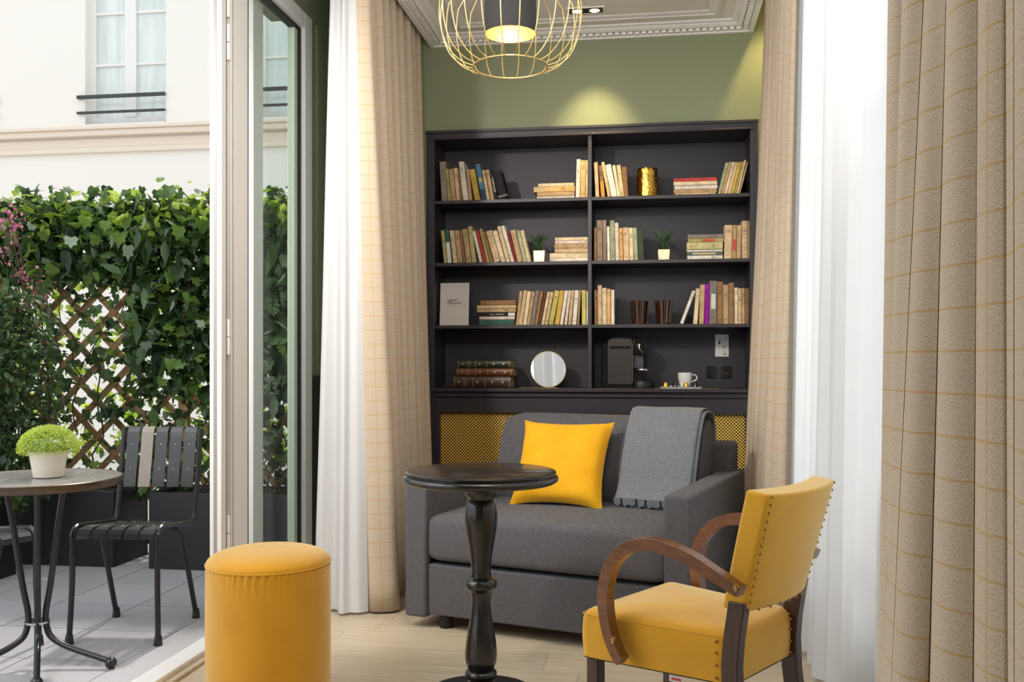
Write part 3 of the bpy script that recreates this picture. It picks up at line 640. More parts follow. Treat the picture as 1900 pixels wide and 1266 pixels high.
def text_mesh(txt, size, name, mt, parent, M4, shear=0.0, align='CENTER'):
    cu = bpy.data.curves.new(name, 'FONT'); cu.body = txt; cu.size = size; cu.shear = shear; cu.extrude = 0.0003; cu.align_x = align; cu.align_y = 'CENTER'; cu.resolution_u = 3
    o = bpy.data.objects.new(name, cu); COL.objects.link(o); bpy.context.view_layer.update()
    me = bpy.data.meshes.new_from_object(o.evaluated_get(bpy.context.evaluated_depsgraph_get())); bpy.data.objects.remove(o)
    me.materials.clear(); me.materials.append(mt); q = bpy.data.objects.new(name, me); COL.objects.link(q)
    q.parent = parent; q.matrix_local = M4; return q
FRONT = Matrix.Rotation(pi/2, 4, 'X')        # text facing -y
# lettering on the black spines
def find(lbl): 
    return [o for o in bpy.data.objects if o.get('label') and lbl in o['label']][0]
o = find('black flat book'); L_ = max(v.co.z for v in o.data.vertices)
text_mesh('Diego - GRANDES', 0.0105, 'spine_lettering', M['paper'], o, Matrix.Translation((0.0, -0.0008, L_*0.52)) @ Matrix.Rotation(-pi/2, 4, 'Y') @ FRONT)
MB().box((-0.009, -0.0009, L_*0.82), (0.009, 0.0, L_*0.995)).build('spine_label', M['paper'], o, smooth=False)
o = find('with white spine lettering'); L_ = max(v.co.z for v in o.data.vertices)
text_mesh('CAMPAGNE', 0.016, 'spine_lettering', M['paper'], o, Matrix.Translation((0.0, -0.0008, L_*0.5)) @ Matrix.Rotation(pi/2, 4, 'Y') @ FRONT)
o = find('showing its glossy cover'); L_ = max(v.co.z for v in o.data.vertices)
text_mesh('BALZAC', 0.015, 'spine_lettering', M['greypaper'], o, Matrix.Translation((0.004, -0.0008, 0.018)) @ FRONT)
def patch(lbl, mt, fz0, fz1, fx=0.46):
    o = find(lbl); L_ = max(v.co.z for v in o.data.vertices); w = max(v.co.x for v in o.data.vertices)
    MB().box((-w*2*fx, -0.0007, L_*fz0), (w*2*fx, 0.0, L_*fz1)).build('spine_label', mt, o, smooth=False)
M['navy'] = mat('navy_print', rgb(34, 52, 78), 0.7); M['emb'] = mat('yellow_print', rgb(196, 180, 96), 0.7); M['orp'] = mat('orange_print', rgb(206, 140, 54), 0.8)
patch('with a white foot', M['paper'], 0.01, 0.62); patch('with a yellow emblem', M['navy'], 0.01, 0.30); patch('with a yellow emblem', M['emb'], 0.50, 0.62, 0.3)
patch('with an orange foot', M['orp'], 0.01, 0.5); patch('with a red stain', M['red'], 0.25, 0.58, 0.4); patch('with a red patch', M['red'], 0.4, 0.75, 0.3)
patch('with a cream end', M['page'], 0.01, 0.30); patch('with a cream label', M['page'], 0.15, 0.8, 0.25); patch('with a photographic spine', M['gry'] if 'gry' in M else M['greypaper'], 0.35, 0.7, 0.3)

# leather volumes
for i, (xl, xr, y0, y1, mk, nm) in enumerate(((841, 948, 697, 718.5, 'leather_d', 'dark brown'), (847, 952, 682, 697, 'leather_b', 'chestnut brown'), (849, 948, 667, 682, 'leather_g', 'dark green'))):
    bq = 0.0; a0, a1 = A(xl, bq), A(xr, bq); D = DD(a0, bq); h = (y1-y0)*D/F
    z = SH[3] + sum([(21.5, 15, 15)[k]*D/F for k in range(i)])
    t = thing('leather_book', '%s leather volume with gilt spine, %s of the stack of three' % (nm, ('bottom', 'middle', 'top')[i]), 'book', R(a0, bq, z), -TH, 'old leather volumes on the lowest left shelf')
    m = MB(); w = a1-a0; r = 0.006
    m.box((0, r, 0), (w, 0.16, 0.003)); m.box((0, r, h-0.003), (w, 0.16, h))
    pr = [(0.006-0.012*sin(pi*k/8), h*(1-cos(pi*k/8))/2) for k in range(9)]
    n = len(m.v)
    for x in (0, w):
        for y, zz in pr: m.v.append((x, y, zz))
    for k in range(8): m.face([n+k, n+k+1, n+9+k+1, n+9+k])
    m.face([n+k for k in range(9)]); m.face([n+9+k for k in range(9)][::-1])
    m.build('cover', M[mk], t); MB().box((0.003, 0.008, 0.0031), (w-0.003, 0.155, h-0.0031)).build('page_block', M['page'], t, smooth=False)
    m = MB()
    for fx in (0.02, 0.19, 0.23, 0.34, 0.55, 0.97): m.box((w*fx, -0.0072, h*0.12), (w*fx+0.0022, -0.0035, h*0.88))
    for fx in (0.10, 0.42, 0.68, 0.86): 
        c = w*fx; m.box((c-0.005, -0.0075, h*0.5-0.005), (c+0.005, -0.0055, h*0.5+0.005), rot=Matrix.Rotation(pi/4, 3, 'Y'))
    m.build('gilt_tooling', M['gilt'], t, smooth=False)
# grey booklet
a0, a1 = A(817, 0.06), A(870.5, 0.06); D = DD(a0, 0.06); h = Zy(525, D)-SH[2]
t = thing('booklet', 'grey board booklet with handwritten title, propped on the third left shelf', 'booklet', R(a0, 0.04, SH[2]), -TH)
rot = Matrix.Rotation(radians(-6), 4, 'X')
q = MB().box((0, 0, 0), (a1-a0, 0.006, h)).build('cover', M['greypaper'], t, bevel=0.001); q.matrix_local = rot
MB().box((0.003, 0.0062, 0.003), (a1-a0-0.002, 0.012, h-0.003)).build('page_block', M['paper'], t, smooth=False).matrix_local = rot
text_mesh('Hôtel', 0.024, 'title_lettering', M['ink'], t, rot @ Matrix.Translation((0.066, -0.0006, h*0.585)) @ Matrix.Rotation(radians(-8), 4, 'Y') @ FRONT, 0.5)
text_mesh('Monsieur', 0.021, 'title_lettering', M['ink'], t, rot @ Matrix.Translation((0.084, -0.0006, h*0.525)) @ Matrix.Rotation(radians(-4), 4, 'Y') @ FRONT, 0.5)
text_mesh('— PARIS —', 0.007, 'title_lettering', M['ink'], t, rot @ Matrix.Translation((0.084, -0.0006, h*0.455)) @ FRONT)

# gold vase
D = DD(A(1201, 0.1), 0.1); hv = Zy(314, D)-SH[0]; rv = 19*D/F
m = MB(); seg = 36; n = len(m.v)
prof = [(0.001, 0.0), (rv*0.9, 0.0), (rv*0.98, 0.004)] + [(rv*(1+0.012*sin(k*2.1)), 0.004+(hv-0.006)*k/14) for k in range(1, 15)] + [(rv*0.94, hv), (rv*0.93, hv-0.01), (rv*0.90, 0.02)]
o = m.lathe(prof, seg).build('vase', M['gold'], smooth=True, ang=60)
for v in o.data.vertices:
    an = atan2(v.co.y, v.co.x); k = 1+0.02*sin(5*an+v.co.z*60)*cos(9*an-v.co.z*45); v.co.x *= k; v.co.y *= k
tag(at(o, R(A(1201, 0.1), 0.1, SH[0])), 'cylindrical hammered gold vase standing alone on the top right shelf', 'vase')
# succulents in gold cubes
def succulent(x, ytop, ypot, wpx, zb, label, seed):
    b_ = 0.07; a = A(x, b_); D = DD(a, b_); s = wpx*D/F; hp = Zy(ypot, D)-zb; ht = Zy(ytop, D)-zb-hp
    t = thing('potted_succulent', label, 'plant', R(a, b_, zb), -TH+0.03, 'spiky succulents in gold cubes')
    m = MB(); w = s/2; q = w*0.9
    m.hexa([(-q,-q,0),(q,-q,0),(q,q,0),(-q,q,0),(-w,-w,hp),(w,-w,hp),(w,w,hp),(-w,w,hp)]); m.build('pot', M['goldleaf'], t, bevel=0.002)
    MB().box((-w*0.85, -w*0.85, hp), (w*0.85, w*0.85, hp+0.002)).build('soil', M['soil'], t, smooth=False)
    rr = random.Random(seed)
    for k in range(26):
        an = rr.uniform(0, 2*pi); tilt = rr.uniform(0.02, 0.55); L_ = ht*rr.uniform(0.7, 1.08)/max(0.8, cos(tilt)); pts = []
        for i in range(5):
            u = i/4; tt = tilt*(0.7+0.5*u); pts.append((cos(an)*sin(tt)*L_*u, sin(an)*sin(tt)*L_*u, hp+cos(tt)*L_*u))
        MB().tube(pts, [0.0045, 0.0056, 0.005, 0.0034, 0.0005], 5, ry=0.0022).build('blade', M['spiky'], t)
succulent(1001, 432, 466, 22, SH[1], 'spiky green succulent in a gold cube beside the leaning books', 1)
succulent(1231.5, 427, 464, 22, SH[1], 'spiky green succulent in a gold cube, alone in the middle of its bay', 2)
# amber glasses
for i, x in enumerate((1186, 1231.5)):
    b_ = 0.06; a = A(x, b_); D = DD(a, b_); h = Zy(559.5, D)-SH[2]; r1 = 17*D/F; r0 = 12.3*D/F
    t = thing('tumbler', 'tapered dark amber glass tumbler, %s one of the pair' % ('left', 'right')[i], 'glass', R(a, b_, SH[2]), 0, 'amber tumblers on the third right shelf')
    MB().lathe([(0.001, 0), (r0, 0), (r1, h), (r1-0.002, h), (r0-0.002, 0.008), (0.001, 0.008)], 32).build('glass_body', M['amber'], t)
    MB().lathe([(r1-0.0025, h), (r1-0.001, h+0.001), (r1+0.0003, h)], 32).build('rim', M['gloss'], t)
# round mirror
b_ = 0.03; a = A(1018, b_); D = DD(a, b_); rm = 34*D/F
t = thing('round_mirror', 'small round tabletop mirror with thin brass rim, leaning in the lowest left bay', 'mirror', R(a, b_, SH[3]), -TH+0.33)
rot = Matrix.Rotation(radians(-5), 4, 'X') @ Matrix.Translation((0, 0, rm+0.002))
q = MB().lathe([(0.001, 0), (rm-0.003, 0)], 48, axis='y').build('mirror_glass', M['mirror'], t); q.matrix_local = rot
m = MB(); m.lathe([(rm-0.003, -0.002), (rm, -0.002), (rm, 0.008), (0.001, 0.008)], 48, axis='y'); q = m.build('rim', M['brass'], t); q.matrix_local = rot
MB().box((-0.05, 0.0, 0.0), (0.05, 0.05, 0.002)).build('foot_plate', M['brass'], t, smooth=False)
# brass strips inlaid in the counter
for x0, x1, nm in ((965, 1000, 'left'), (1213, 1333, 'right')):
    b_ = 0.02; a0, a1 = A(x0, b_), A(x1, b_)
    o = MB().box((0, 0, 0), (a1-a0, 0.006, 0.0015)).build('cable_channel', M['brass'], smooth=False)
    tag(at(o, R(a0, b_, SH[3]), -TH), 'thin brass strip on the counter, %s' % ('behind the round mirror' if nm == 'left' else 'behind the white tray'), 'strip')
# ------------------------------------------------ coffee machine (side on)
b_ = 0.03; aM = A(1127, b_); D = DD(aM, b_); k = D/F
t = thing('coffee_machine', 'black capsule coffee machine seen from the side with chrome lever', 'coffee machine', R(aM, b_, SH[3]), -TH)
Wb = 46*k; Hb = 0.277
m = MB(); pts = [(0, 0.02)]; rr = 0.03
pts += [(0, Hb-0.03)] + [(0.03-0.03*cos(pi/2*i/6), Hb-0.03+0.03*sin(pi/2*i/6)) for i in range(1, 7)]
pts += [(Wb-0.02, Hb)] + [(Wb-0.02+0.02*sin(pi/2*i/4), Hb-0.02+0.02*cos(pi/2*i/4)) for i in range(1, 5)] + [(Wb, 0.02)]
def slab(pts, y0, y1):
    mm = MB(); n = len(pts); mm.v += [(p[0], y0, p[1]) for p in pts]+[(p[0], y1, p[1]) for p in pts]
    mm.face(list(range(n))); mm.face([n+i for i in range(n)][::-1])
    for i in range(n): j = (i+1) % n; mm.face([j, i, n+i, n+j])
    return mm
slab(pts, 0.0, 0.12).build('body', M['machine'], t, bevel=0.003)
MB().tube([(Wb, 0.0, 0.03), (Wb, 0.0, Hb-0.05), (Wb+0.004, 0, Hb-0.03), (Wb+0.012, 0, Hb-0.015)], 0.0025, 6).build('chrome_edge', M['steel'], t)
MB().box((0.008, -0.002, Hb-0.058), (Wb-0.010, 0.001, Hb-0.044)).build('side_groove', M['gloss'], t, bevel=0.001)
MB().ball((0.010, -0.002, Hb-0.052), 0.004).build('side_button', M['steel'], t)
hp = [(Wb, Hb-0.088)] + [(Wb, Hb-0.004)] + [(Wb+0.042+0.036*cos(a_), Hb-0.052+0.048*sin(a_)) for a_ in [pi*0.62-pi*1.25*i/14 for i in range(15)]]
slab(hp, 0.012, 0.108).build('brew_head', M['gloss'], t, bevel=0.004)
MB().tube([(Wb+0.020, 0.006, Hb-0.050), (Wb+0.026, 0.004, Hb-0.038), (Wb+0.040, 0.004, Hb-0.034), (Wb+0.036, 0.003, Hb-0.055), (Wb+0.046, 0.004, Hb-0.070), (Wb+0.058, 0.006, Hb-0.084)], [0.003, 0.004, 0.004, 0.006, 0.005, 0.003], 8).build('lever', M['steel'], t)
m = MB()
for i in range(7): m.box((Wb+0.006+i*0.0078, 0.03, 0.112), (Wb+0.0115+i*0.0078, 0.09, 0.185))
m.build('ribbed_container', M['smoke'], t, bevel=0.001)
MB().box((Wb, 0.045, 0.02), (Wb+0.062, 0.10, 0.19)).build('inner_column', M['gloss'], t, smooth=False)
MB().lathe([(0.001, 0), (0.045, 0), (0.048, 0.006), (0.046, 0.012), (0.001, 0.012)], 24, (Wb+0.055, 0.05, 0.095)).build('cup_support', M['steel'], t)
MB().box((-0.02, 0.02, 0.0), (Wb+0.02, 0.115, 0.022)).build('base', M['gloss'], t, bevel=0.003)
MB().lathe([(0.001, 0), (0.064, 0), (0.066, 0.012), (0.062, 0.036), (0.056, 0.04), (0.001, 0.04)], 32, (Wb+0.055, 0.055, 0.0)).build('drip_tray', M['blackplastic'], t)
MB().box((-0.035, 0.05, 0.02), (0.0, 0.12, Hb-0.03)).build('water_tank', M['gloss'], t, bevel=0.004)
MB().box((0.03, 0.02, Hb), (Wb+0.03, 0.10, Hb+0.008)).build('top_panel', M['gloss'], t, bevel=0.003)
# tray, cup, capsules
b_ = -0.005; a0, a1 = A(1224, b_), A(1303, b_); D = DD(a0, b_); w = a1-a0
o = MB().hexa([(0.008, 0.008, 0.0), (w-0.008, 0.008, 0), (w-0.008, 0.092, 0), (0.008, 0.092, 0), (0.008, 0.008, 0.005), (w-0.008, 0.008, 0.005), (w-0.008, 0.092, 0.005), (0.008, 0.092, 0.005)])
o.hexa([(0.004, 0.004, 0.005), (w-0.004, 0.004, 0.005), (w-0.004, 0.096, 0.005), (0.004, 0.096, 0.005), (0, 0, 0.009), (w, 0, 0.009), (w, 0.1, 0.009), (0, 0.1, 0.009)])
tray = tag(at(o.build('tray', M['china'], smooth=False), R(a0, b_, SH[3]), -TH), 'flat white porcelain tray holding the cup and capsules', 'tray')
zt = SH[3]+0.0092
b2 = 0.055; ac = A(1271, b2); D = DD(ac, b2); k = D/F; hc = 26*k
t = thing('espresso_cup', 'white porcelain espresso cup with curled handle on the white tray', 'cup', R(ac, b2, zt), -TH)
r1, r0 = 13.2*k, 9.8*k
MB().lathe([(0.001, 0), (r0*0.9, 0), (r0, 0.004), (r1*0.97, hc*0.6), (r1, hc), (r1-0.002, hc), (r1*0.93, hc*0.6), (r0*0.85, 0.006), (0.001, 0.005)], 32).build('cup_body', M['china'], t)
MB().tube([(r1*0.9, 0, hc*0.86), (r1+0.012, 0, hc*0.86), (r1+0.024, 0, hc*0.74), (r1+0.026, 0, hc*0.60), (r1+0.018, 0, hc*0.46), (r1+0.006, 0, hc*0.42), (r0*1.05, 0, hc*0.30)], 0.0035, 8).build('handle', M['china'], t)
def capsule(x, b, mk, lbl):
    a = A(x, b); o = MB().lathe([(0.001, 0.0), (0.0165, 0.0), (0.0165, 0.0015), (0.0145, 0.003), (0.0115, 0.018), (0.0075, 0.0245), (0.001, 0.026)], 20).build('coffee_capsule', M[mk])
    tag(at(o, R(a, b, zt)), lbl, 'capsule', 'coffee capsules on the tray')
M['gold2'] = mat('gold_capsule_foil', rgb(226, 176, 70), 0.35, metal=0.9)
capsule(1235, 0.02, 'gold2', 'gold coffee capsule at the left end of the white tray')
capsule(1253, 0.02, 'gloss', 'black coffee capsule left of the cup on the white tray')
capsule(1273, 0.018, 'gold2', 'gold coffee capsule in front of the cup')
capsule(1290, 0.02, 'gloss', 'black coffee capsule right of the cup on the white tray')
o = MB().tube([(0, 0, 0.004), (0.03, 0, 0.003), (0.11, 0, 0.003)], [0.006, 0.003, 0.002], 8).build('teaspoon', M['steel'])
tag(at(o, R(A(1243, 0.04), 0.04, zt), -TH), 'small steel teaspoon behind the capsules on the tray', 'spoon')
# notice card and sockets on the back panel
b_ = BK-0.014; a0, a1 = A(1327, b_), A(1352, b_); D = DD(a0, b_); z0, z1 = Zy(662, D), Zy(621, D)
t = thing('notice_card', 'white printed instruction card fixed to the black back panel', 'card', R(a0, b_-0.002, z0), -TH)
w = a1-a0; h = z1-z0
MB().box((0, 0, 0), (w, 0.002, h)).build('card', M['paper'], t, smooth=False)
m = MB(); m.box((w*0.12, -0.0005, h*0.80), (w*0.9, 0, h*0.815)); m.box((w*0.25, -0.0005, h*0.55), (w*0.38, 0, h*0.72)); m.box((w*0.55, -0.0005, h*0.43), (w*0.8, 0, h*0.47))
for q in (0.40, 0.34, 0.26): m.box((w*0.27, -0.0005, h*q-0.001), (w*0.36, 0, h*q)); m.box((w*0.6, -0.0005, h*q-0.004), (w*0.74, 0, h*q-0.003))
for i in range(5): m.box((w*(0.58+i*0.06), -0.0005, h*0.07), (w*(0.61+i*0.06), 0, h*0.16))
m.build('printed_marks', M['ink'], t, smooth=False)
MB().box((w*0.45, -0.0004, h*0.52), (w*0.85, 0, h*0.75)).build('printed_panel', M['screen'], t, smooth=False)
for i, (x0, x1) in enumerate(((1311, 1330), (1336, 1357))):
    a0, a1 = A(x0, b_), A(x1, b_); z0, z1 = Zy(702, D), Zy(680, D); w = a1-a0; h = z1-z0
    t = thing('wall_socket', 'black wall socket in the back panel, %s one of two' % ('left', 'right')[i], 'socket', R(a0, b_-0.006, z0), -TH, 'black sockets by the coffee cup')
    MB().box((0, 0, 0), (w, 0.006, h)).build('plate', M['gloss'], t, bevel=0.001)
    MB().lathe([(0.022, -0.002), (0.024, -0.002), (0.024, 0.001)], 24, (w/2, 0, h/2), axis='y').build('ring', M['black'], t)
    m = MB()
    for q in (-0.006, 0.006): m.cyl((w/2+q, -0.001, h/2-0.004), (w/2+q, 0.002, h/2-0.004), 0.0022, 8)
    m.build('contacts', M['steel'], t)

# ============================================================ CURTAINS
def pleats(p0, p1, n, amp, rnd, skew=0.0, spp=12, jit=0.25, inv=1):
    p0 = Vector(p0[:2]); p1 = Vector(p1[:2]); d = p1-p0; L_ = d.length; t = d/L_; nn = Vector((-t.y, t.x))*inv
    cuts = [0.0]
    for i in range(n): cuts.append(cuts[-1]+1+rnd.uniform(-jit, jit))
    cuts = [c/cuts[-1] for c in cuts]; out = []
    for i in range(n):
        am = amp*(1+rnd.uniform(-jit, jit))
        for k in range(spp):
            u = k/spp; s = cuts[i]+(cuts[i+1]-cuts[i])*(u+0.10*sin(2*pi*u)*0.9)
            v = (0.5-0.5*cos(2*pi*u))**0.75
            q = p0+t*(s*L_+skew*sin(4*pi*u)*L_/n)+nn*(am*(v*2-1))
            out.append((q.x, q.y))
    out.append((p1.x, p1.y)); return out
def curtain(name, bot, top, z0, z1, mt, label, group=None, rows=26, ease=0.0, mid=None, uoff=0.0, wob=0.004, seed=0, solid=0.003):
    r = random.Random(seed); L_ = [uoff]
    for i in range(1, len(bot)):
        L_.append(L_[-1]+hypot(bot[i][0]-bot[i-1][0], bot[i][1]-bot[i-1][1]))
    g = []; uvs = []
    for j in range(rows+1):
        v = j/rows; z = z0+(z1-z0)*v; e = v**(1+ease)
        row = []
        for i in range(len(bot)):
            x = bot[i][0]*(1-e)+top[i][0]*e; y = bot[i][1]*(1-e)+top[i][1]*e
            x += wob*sin(v*6+i*0.21+seed)*(1-v); y += wob*cos(v*5+i*0.17+seed)*(1-v)
            row.append((x, y, z))
        g.append(row); uvs.append([(L_[i], z) for i in range(len(bot))])
    m = MB(); m.grid(g, uvs)
    o = m.build(name, mt, solid=solid, ang=80)
    c = Vector((sum(p[0] for p in bot)/len(bot), sum(p[1] for p in bot)/len(bot), z0))
    for v in o.data.vertices: v.co -= c
    o.location = c
    tag(o, label, 'curtain', group); return o
def smooth_path(P, k=5):
    out = []
    n = len(P)
    for i in range(n-1):
        p0, p1, p2, p3 = [Vector(P[max(0, min(n-1, i+d))][:2]) for d in (-1, 0, 1, 2)]
        for s in range(k):
            t = s/k; q = 0.5*((2*p1)+(-p0+p2)*t+(2*p0-5*p1+4*p2-p3)*t*t+(-p0+3*p1-3*p2+p3)*t**3); out.append((q.x, q.y))
    out.append(tuple(P[-1][:2])); return out

# left checked curtain
b_bot = smooth_path([R(0.035, -1.20), R(0.030, -1.225), R(0.06, -1.245), R(0.11, -1.235), R(0.150, -1.215), R(0.158, -1.18), R(0.11, -1.16)], 5)[:-1] + pleats(R(0.105, -1.15), R(0.045, -0.10), 8, 0.032, random.Random(7), inv=-1)
b_top = smooth_path([R(-0.045, -1.19), R(-0.050, -1.205), R(-0.035, -1.215), R(-0.01, -1.21), R(0.005, -1.195), R(0.006, -1.17), R(-0.015, -1.15)], 5)[:-1] + pleats(R(-0.02, -1.14), R(-0.030, -0.07), 8, 0.022, random.Random(7), inv=-1)
lc = curtain('curtain', b_bot, b_top, 0.012, 3.08, M['curtain'], 'beige checked linen curtain hanging left of the bookcase', uoff=0.02, seed=1)
# left voile
sb = [R(0.03, -1.24), R(0.0, -1.27), R(-0.035, -1.27), R(-0.06, -1.30), R(-0.085, -1.29), R(-0.10, -1.26), R(-0.125, -1.235), R(-0.15, -1.25), R(-0.175, -1.27), R(-0.205, -1.25), R(-0.215, -1.20), R(-0.20, -1.15), R(-0.17, -1.08), R(-0.15, -0.98), R(-0.18, -0.90), R(-0.20, -0.80), R(-0.17, -0.70), R(-0.15, -0.6), R(-0.19, -0.5), R(-0.16, -0.38), R(-0.18, -0.25)]
st = [R(-0.02, -1.20), R(-0.04, -1.215), R(-0.060, -1.23), R(-0.067, -1.25), R(-0.077, -1.25), R(-0.087, -1.23), R(-0.097, -1.215), R(-0.107, -1.22), R(-0.120, -1.235), R(-0.135, -1.22), R(-0.14, -1.18), R(-0.13, -1.13), R(-0.115, -1.06), R(-0.10, -0.97), R(-0.12, -0.88), R(-0.135, -0.78), R(-0.115, -0.68), R(-0.10, -0.58), R(-0.13, -0.48), R(-0.11, -0.38), R(-0.12, -0.25)]
curtain('voile_curtain', smooth_path(sb), smooth_path(st), 0.012, 3.08, M['sheer'], 'white voile curtain hanging left of the beige checked curtain by the terrace door', ease=0.15, seed=2, solid=0)
# right back checked curtain
b_bot = pleats(R(1.705, -0.46), R(1.765, -1.36), 7, 0.036, random.Random(9), inv=1)
b_top = pleats(R(1.835, -0.46), R(1.835, -1.36), 7, 0.022, random.Random(9), inv=1)
curtain('curtain', b_bot, b_top, 0.012, 3.08, M['curtain'], 'beige checked linen curtain hanging right of the bookcase behind the sofa arm', ease=-0.2, seed=3)
# right voiles
v_bot = pleats(R(1.86, -0.95), R(1.85, -2.04), 6, 0.045, random.Random(12), inv=1)
v_top = pleats(R(1.90, -0.95), R(1.88, -2.10), 6, 0.030, random.Random(12), inv=1)
curtain('voile_curtain', v_bot, v_top, 0.02, 3.08, M['sheer'], 'white voile curtain at the right window, far panel behind the yellow chair', seed=4, solid=0)
v_bot = pleats(R(1.845, -2.12), R(1.86, -3.3), 6, 0.045, random.Random(13), inv=1)
v_top = pleats(R(1.89, -2.12), R(1.89, -3.3), 6, 0.030, random.Random(13), inv=1)
curtain('voile_curtain', v_bot, v_top, 0.012, 3.08, M['sheer'], 'white voile curtain at the right window, near panel beside the big checked curtain', seed=5, solid=0)
# near right checked curtain: folds set out one by one
fx_top = [1652, 1682, 1730, 1764, 1818, 1866, 1880, 1915, 1960, 2010]
fx_bot = [1632, 1644, 1661, 1727, 1806, 1871, 1884, 1935, 1985, 2040]
fD     = [1.62, 1.56, 1.49, 1.42, 1.33, 1.24, 1.19, 1.10, 1.03, 0.97]
def folds(fx):
    out = []
    for i in range(len(fx)-1):
        x0, x1, d0, d1 = fx[i], fx[i+1], fD[i], fD[i+1]
        narrow = (x1-x0) < 16
        for k in range(8):
            u = k/8; x = x0+(x1-x0)*(u if narrow else 0.5-0.5*cos(pi*u)*1.0); bulge = (0.012 if narrow else 0.056)*sin(pi*u)**0.8
            D = d0+(d1-d0)*u**2.5-bulge+(0.028*(1-u)**4 if not narrow else 0)
            out.append(((x-CX)/F*D, D))
    out.append(((fx[-1]-CX)/F*fD[-1], fD[-1])); return out
def stretch_z(fb, ft):   # extrapolate the pixel folds to floor and rail
    return fb, ft
fb = [b_+(b_-t_)*0.55 for b_, t_ in zip(fx_bot, fx_top)]; ft = [t_+(t_-b_)*0.9 for b_, t_ in zip(fx_bot, fx_top)]
curtain('curtain', folds(fb), folds(ft), 0.012, 3.08, M['curtain'], 'large beige checked linen curtain at the right edge nearest the viewer', uoff=0.06, seed=6, wob=0.002)

# ============================================================ SOFA
S0 = (-0.445, 3.91); SP = radians(25)
sofa = thing('sofa', 'small charcoal tweed two-seat sofa in front of the bookcase', 'sofa', (S0[0], S0[1], 0), -SP)
SW, SDp = 1.20, 1.0
for x in (0.0, SW-0.10):
    m = MB(); m.box((x, 0, 0.048), (x+0.10, SDp, 0.612)); m.build('arm', M['sofa'], sofa, bevel=0.012, seg=3)
m = MB(); m.box((0.10, 0.018, 0.06), (SW-0.10, 0.9, 0.268)); m.build('base', M['sofa'], sofa, bevel=0.008, seg=2)
def cushion(x0, x1, y0, y1, z0, z1, name, crown=0.012, nx=24, ny=18, rf=0.03):
    m = MB(); rows = []
    # closed superellipse profile in y-z swept along x
    prof = []; N = 40; cy, cz, hy, hz = (y0+y1)/2, (z0+z1)/2, (y1-y0)/2, (z1-z0)/2
    for i in range(N):
        t = 2*pi*i/N; e = 0.20
        c, s = cos(t), sin(t)
        prof.append((cy+hy*math.copysign(abs(c)**e, c)*1.0, cz+hz*math.copysign(abs(s)**0.26, s)))
    for j in range(nx+1):
        u = j/nx; x = x0+(x1-x0)*u; ed = min(u, 1-u)*(x1-x0); k = 1-0.05*max(0, 1-ed/rf)**2
        row = []
        for (y, z) in prof:
            top = max(0, (z-cz)/hz)*crown*4*u*(1-u)
            row.append((x, cy+(y-cy)*k, cz+(z-cz)*k+top))
        row.append(row[0]); rows.append(row)
    m.grid(rows); n = len(rows[0])
    m.face([i for i in range(n-1)]); m.face([nx*n+i for i in range(n-1)][::-1])
    return m.build(name, M['sofa'], sofa, ang=50)
cushion(0.104, SW-0.104, 0.0, 0.74, 0.278, 0.468, 'seat_cushion')
# backrest
def backp(x0, x1, name):
    m = MB(); prof = [(0.64, 0.44), (0.60, 0.50), (0.61, 0.60), (0.665, 0.76), (0.70, 0.825), (0.735, 0.852), (0.79, 0.858), (0.85, 0.845), (0.88, 0.80), (0.90, 0.60), (0.90, 0.30), (0.70, 0.30)]
    n = len(prof); nx = 12
    rows = []
    for j in range(nx+1):
        u = j/nx; x = x0+(x1-x0)*u; ed = min(u, 1-u)*(x1-x0); k = 0.02*max(0, 1-ed/0.03)**2
        rows.append([(x, y+(k if y < 0.8 else -k), z-(k if z > 0.6 else 0)) for y, z in prof]+[(x, prof[0][0]+k, prof[0][1])])
    m.grid(rows); m.face(list(range(n))); m.face([nx*(n+1)+i for i in range(n)][::-1])
    return m.build(name, M['sofa'], sofa, ang=60)
backp(0.115, SW-0.115, 'backrest')
MB().box((SW-0.20, 0.86, 0.30), (SW-0.03, 1.0, 0.74)).build('backrest_frame', M['sofa'], sofa, bevel=0.02, seg=3)
MB().box((0.13, 0.88, 0.10), (SW-0.2, 0.99, 0.60)).build('backrest_frame', M['sofa'], sofa, bevel=0.02, seg=3)
for x, y in ((0.155, 0.075), (SW-0.155, 0.075), (0.155, 0.88), (SW-0.155, 0.88)):
    MB().lathe([(0.001, 0), (0.027, 0), (0.030, 0.062), (0.001, 0.062)], 20, (x, y, 0)).build('leg', M['black'], sofa)
def sofa_pt(x, y, z): 
    c, s = cos(-SP), sin(-SP); return (S0[0]+x*c-y*s, S0[1]+x*s+y*c, z)
# seam lines on arms
m = MB()
for x in (0.004, SW-0.004): m.tube([(x, 0.006, 0.06), (x, 0.006, 0.602), (x, SDp-0.01, 0.606)], 0.0022, 6)
m.tube([(SW-0.096, 0.006, 0.06), (SW-0.096, 0.006, 0.602)], 0.0018, 6)
m.build('seam_piping', M['sofa'], sofa)

